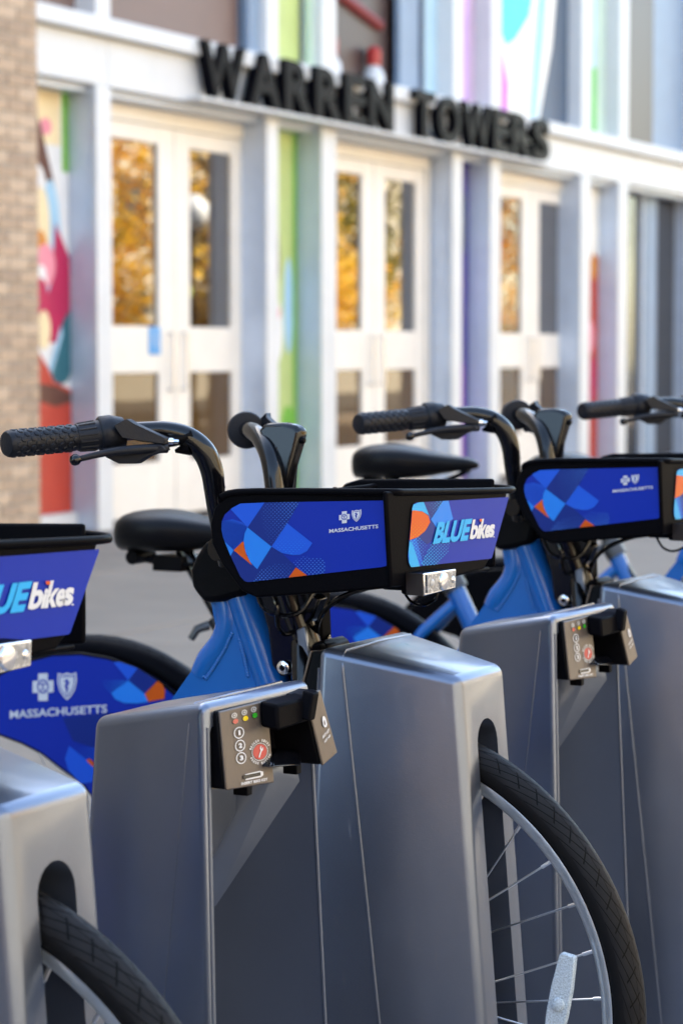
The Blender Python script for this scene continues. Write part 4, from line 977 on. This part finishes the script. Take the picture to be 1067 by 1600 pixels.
    fp.dots([(270,270),(370,260),(375,310),(320,370),(275,385)], 'yellowled', 4, 15, 3.0, (0,1))
    fp.poly([(350,165),(470,150),(392,270)], 'navy', 2); fp.dots([(375,175),(470,155),(400,260)], 'cyan', 4, 14, 5, (1,-.2))
    fp.poly([(470,150),(492,150),(522,270),(470,300),(430,330),(392,272)], 'azure', 3)
    fp.poly([(260,400),(310,385),(350,540),(260,560)], 'mid', 2)
    fp.dots([(268,400),(320,375),(370,420),(335,535),(290,450)], 'cyan', 4, 14, 5.4, (-1,0))
    fp.poly([(264,400),(285,410),(330,552),(270,562)], 'cyan', 3)
    fp.dots([(335,535),(400,400),(520,340),(490,470),(430,540),(345,548)], 'cyan', 4, 14, 5.6, (-.7,.5))
    fp.poly([(392,272),(430,330),(400,400),(370,420),(320,375),(370,320)], 'navy', 2)
    fp.text('BLUE', 398, 420, (205, -22), (32, -132), 'cyan', 7, .05)
    fp.text('b', 616, 391, (44, -4), (22, -118), 'white', 7, .035)
    fp.text('i', 659, 386, (13, -1), (16, -84), 'white', 7, .04); fp.poly([(676,270),(690,268),(694,282),(680,285)], 'orange', 8)
    fp.text('k', 672, 386, (40, -4), (22, -118), 'white', 7, .035)
    fp.text('e', 706, 384, (34, -4), (10, -78), 'white', 7, .04)
    fp.text('s', 733, 380, (34, -4), (10, -78), 'white', 7, .04); fp.disc(768, 375, 4, 4, 'white', 7, 8)
    fp.build('front_print', bk_o)
    # ---- headlight
    q = MB(); l0, l1, l2, l3 = (0.1000, -0.1122, 0.8864), (0.1000, -0.0279, 0.8847), (0.1000, -0.0294, 0.8631), (0.1000, -0.1104, 0.8617)
    Lq = [Vector(p) for p in (l0, l1, l2, l3)]
    q.prism([p-Vector((.004,0,0)) for p in Lq], (-.026, 0, 0)); q.prism([(0.0700, -0.0868, 0.8803), (0.0700, 0.0506, 0.8780), (0.0700, 0.0151, 0.8682), (0.0700, -0.0535, 0.8595)], (-.05, 0, 0)); hl = q.build('headlight', 'rim_black', root, bevel=.003)
    q = MB(); q.prism([p-Vector((.003,0,0)) for p in Lq], (.0025, 0, 0)); q.build('lamp_bezel', 'chrome', hl, bevel=.001)
    def li(a, b): return Lq[0].lerp(Lq[1], a).lerp(Lq[3].lerp(Lq[2], a), b)
    q = MB(); q.prism([li(.06,.09), li(.95,.09), li(.95,.91), li(.06,.91)], (.0012,0,0), 0)
    c = li(.55,.5); rad = .0135
    q.lathe(c+Vector((.0015,0,0)), (1,0,0), [(0,.0105),(.002,.0095),(.0028,.0045)], 20, 1); q.lathe(li(.86,.5)+Vector((.0015,0,0)), (1,0,0), [(0,.004),(.002,.002)], 12, 1); q.lathe(li(.20,.5)+Vector((.0015,0,0)), (1,0,0), [(0,.005),(.002,.002)], 12, 2)
    q.build('lamp_reflector', ['lamp_plate', 'chrome', 'greyicon'], hl)
    q = MB(); q.prism([Lq[0]-Vector((.002,0,0)), Lq[3]-Vector((.002,0,0)), Lq[3]-Vector((.022,0,0)), Lq[0]-Vector((.022,0,0))], (0,-.0015,0)); q.build('lamp_side', 'amber', hl)
    return root
bike = make_bike()
bike_specs = [(-2*S, 'blue shared bicycle outside the left edge, next to the camera', 0),
  (-S, 'blue shared bicycle at the left edge, only its basket front and tyre in view', 0),
  (0, 'blue shared bicycle in the centre with its whole basket and front wheel in view', -.02),
  (S, 'blue shared bicycle behind and right of the central one, second from the camera', 0),
  (2*S, 'blue shared bicycle third along, only its left grip and saddle clear of the baskets', .078),
  (3*S, 'blue shared bicycle farthest along, its seat tube showing under the right basket', .03)]
for i, (w_, lab, dz) in enumerate(bike_specs):
    o = bike if i == 0 else copy_tree(bike)
    o.location = at(0, w_); o.rotation_euler = (0, 0, -TH)
    tag(o, lab, 'bicycle', 'docked share bikes')
    for c in children(o):
        b_ = c.name.split('.')[0]
        if w_ == -S and b_ == 'basket': c.location = (-.012, 0, 0)
        if w_ == -S and b_ == 'headlight': c.location = (0, .035, .008)
        if b_ == 'seat_post': c.location = (-.55/.83*dz, 0, dz)
        if b_ == 'saddle': c.location = (.014-.12*dz, 0, dz)

# the farthest bike's guard is plain black
blk = None
for c in children(o):
    if c.name.split('.')[0] == 'skirt_guard':
        for g_ in children(c):
            if g_.name.split('.')[0] == 'guard_print': bpy.data.objects.remove(g_)
        c.data = c.data.copy(); c.data.materials.clear(); c.data.materials.append(M['rim_black']); c['label'] = 'plain black skirt guard'
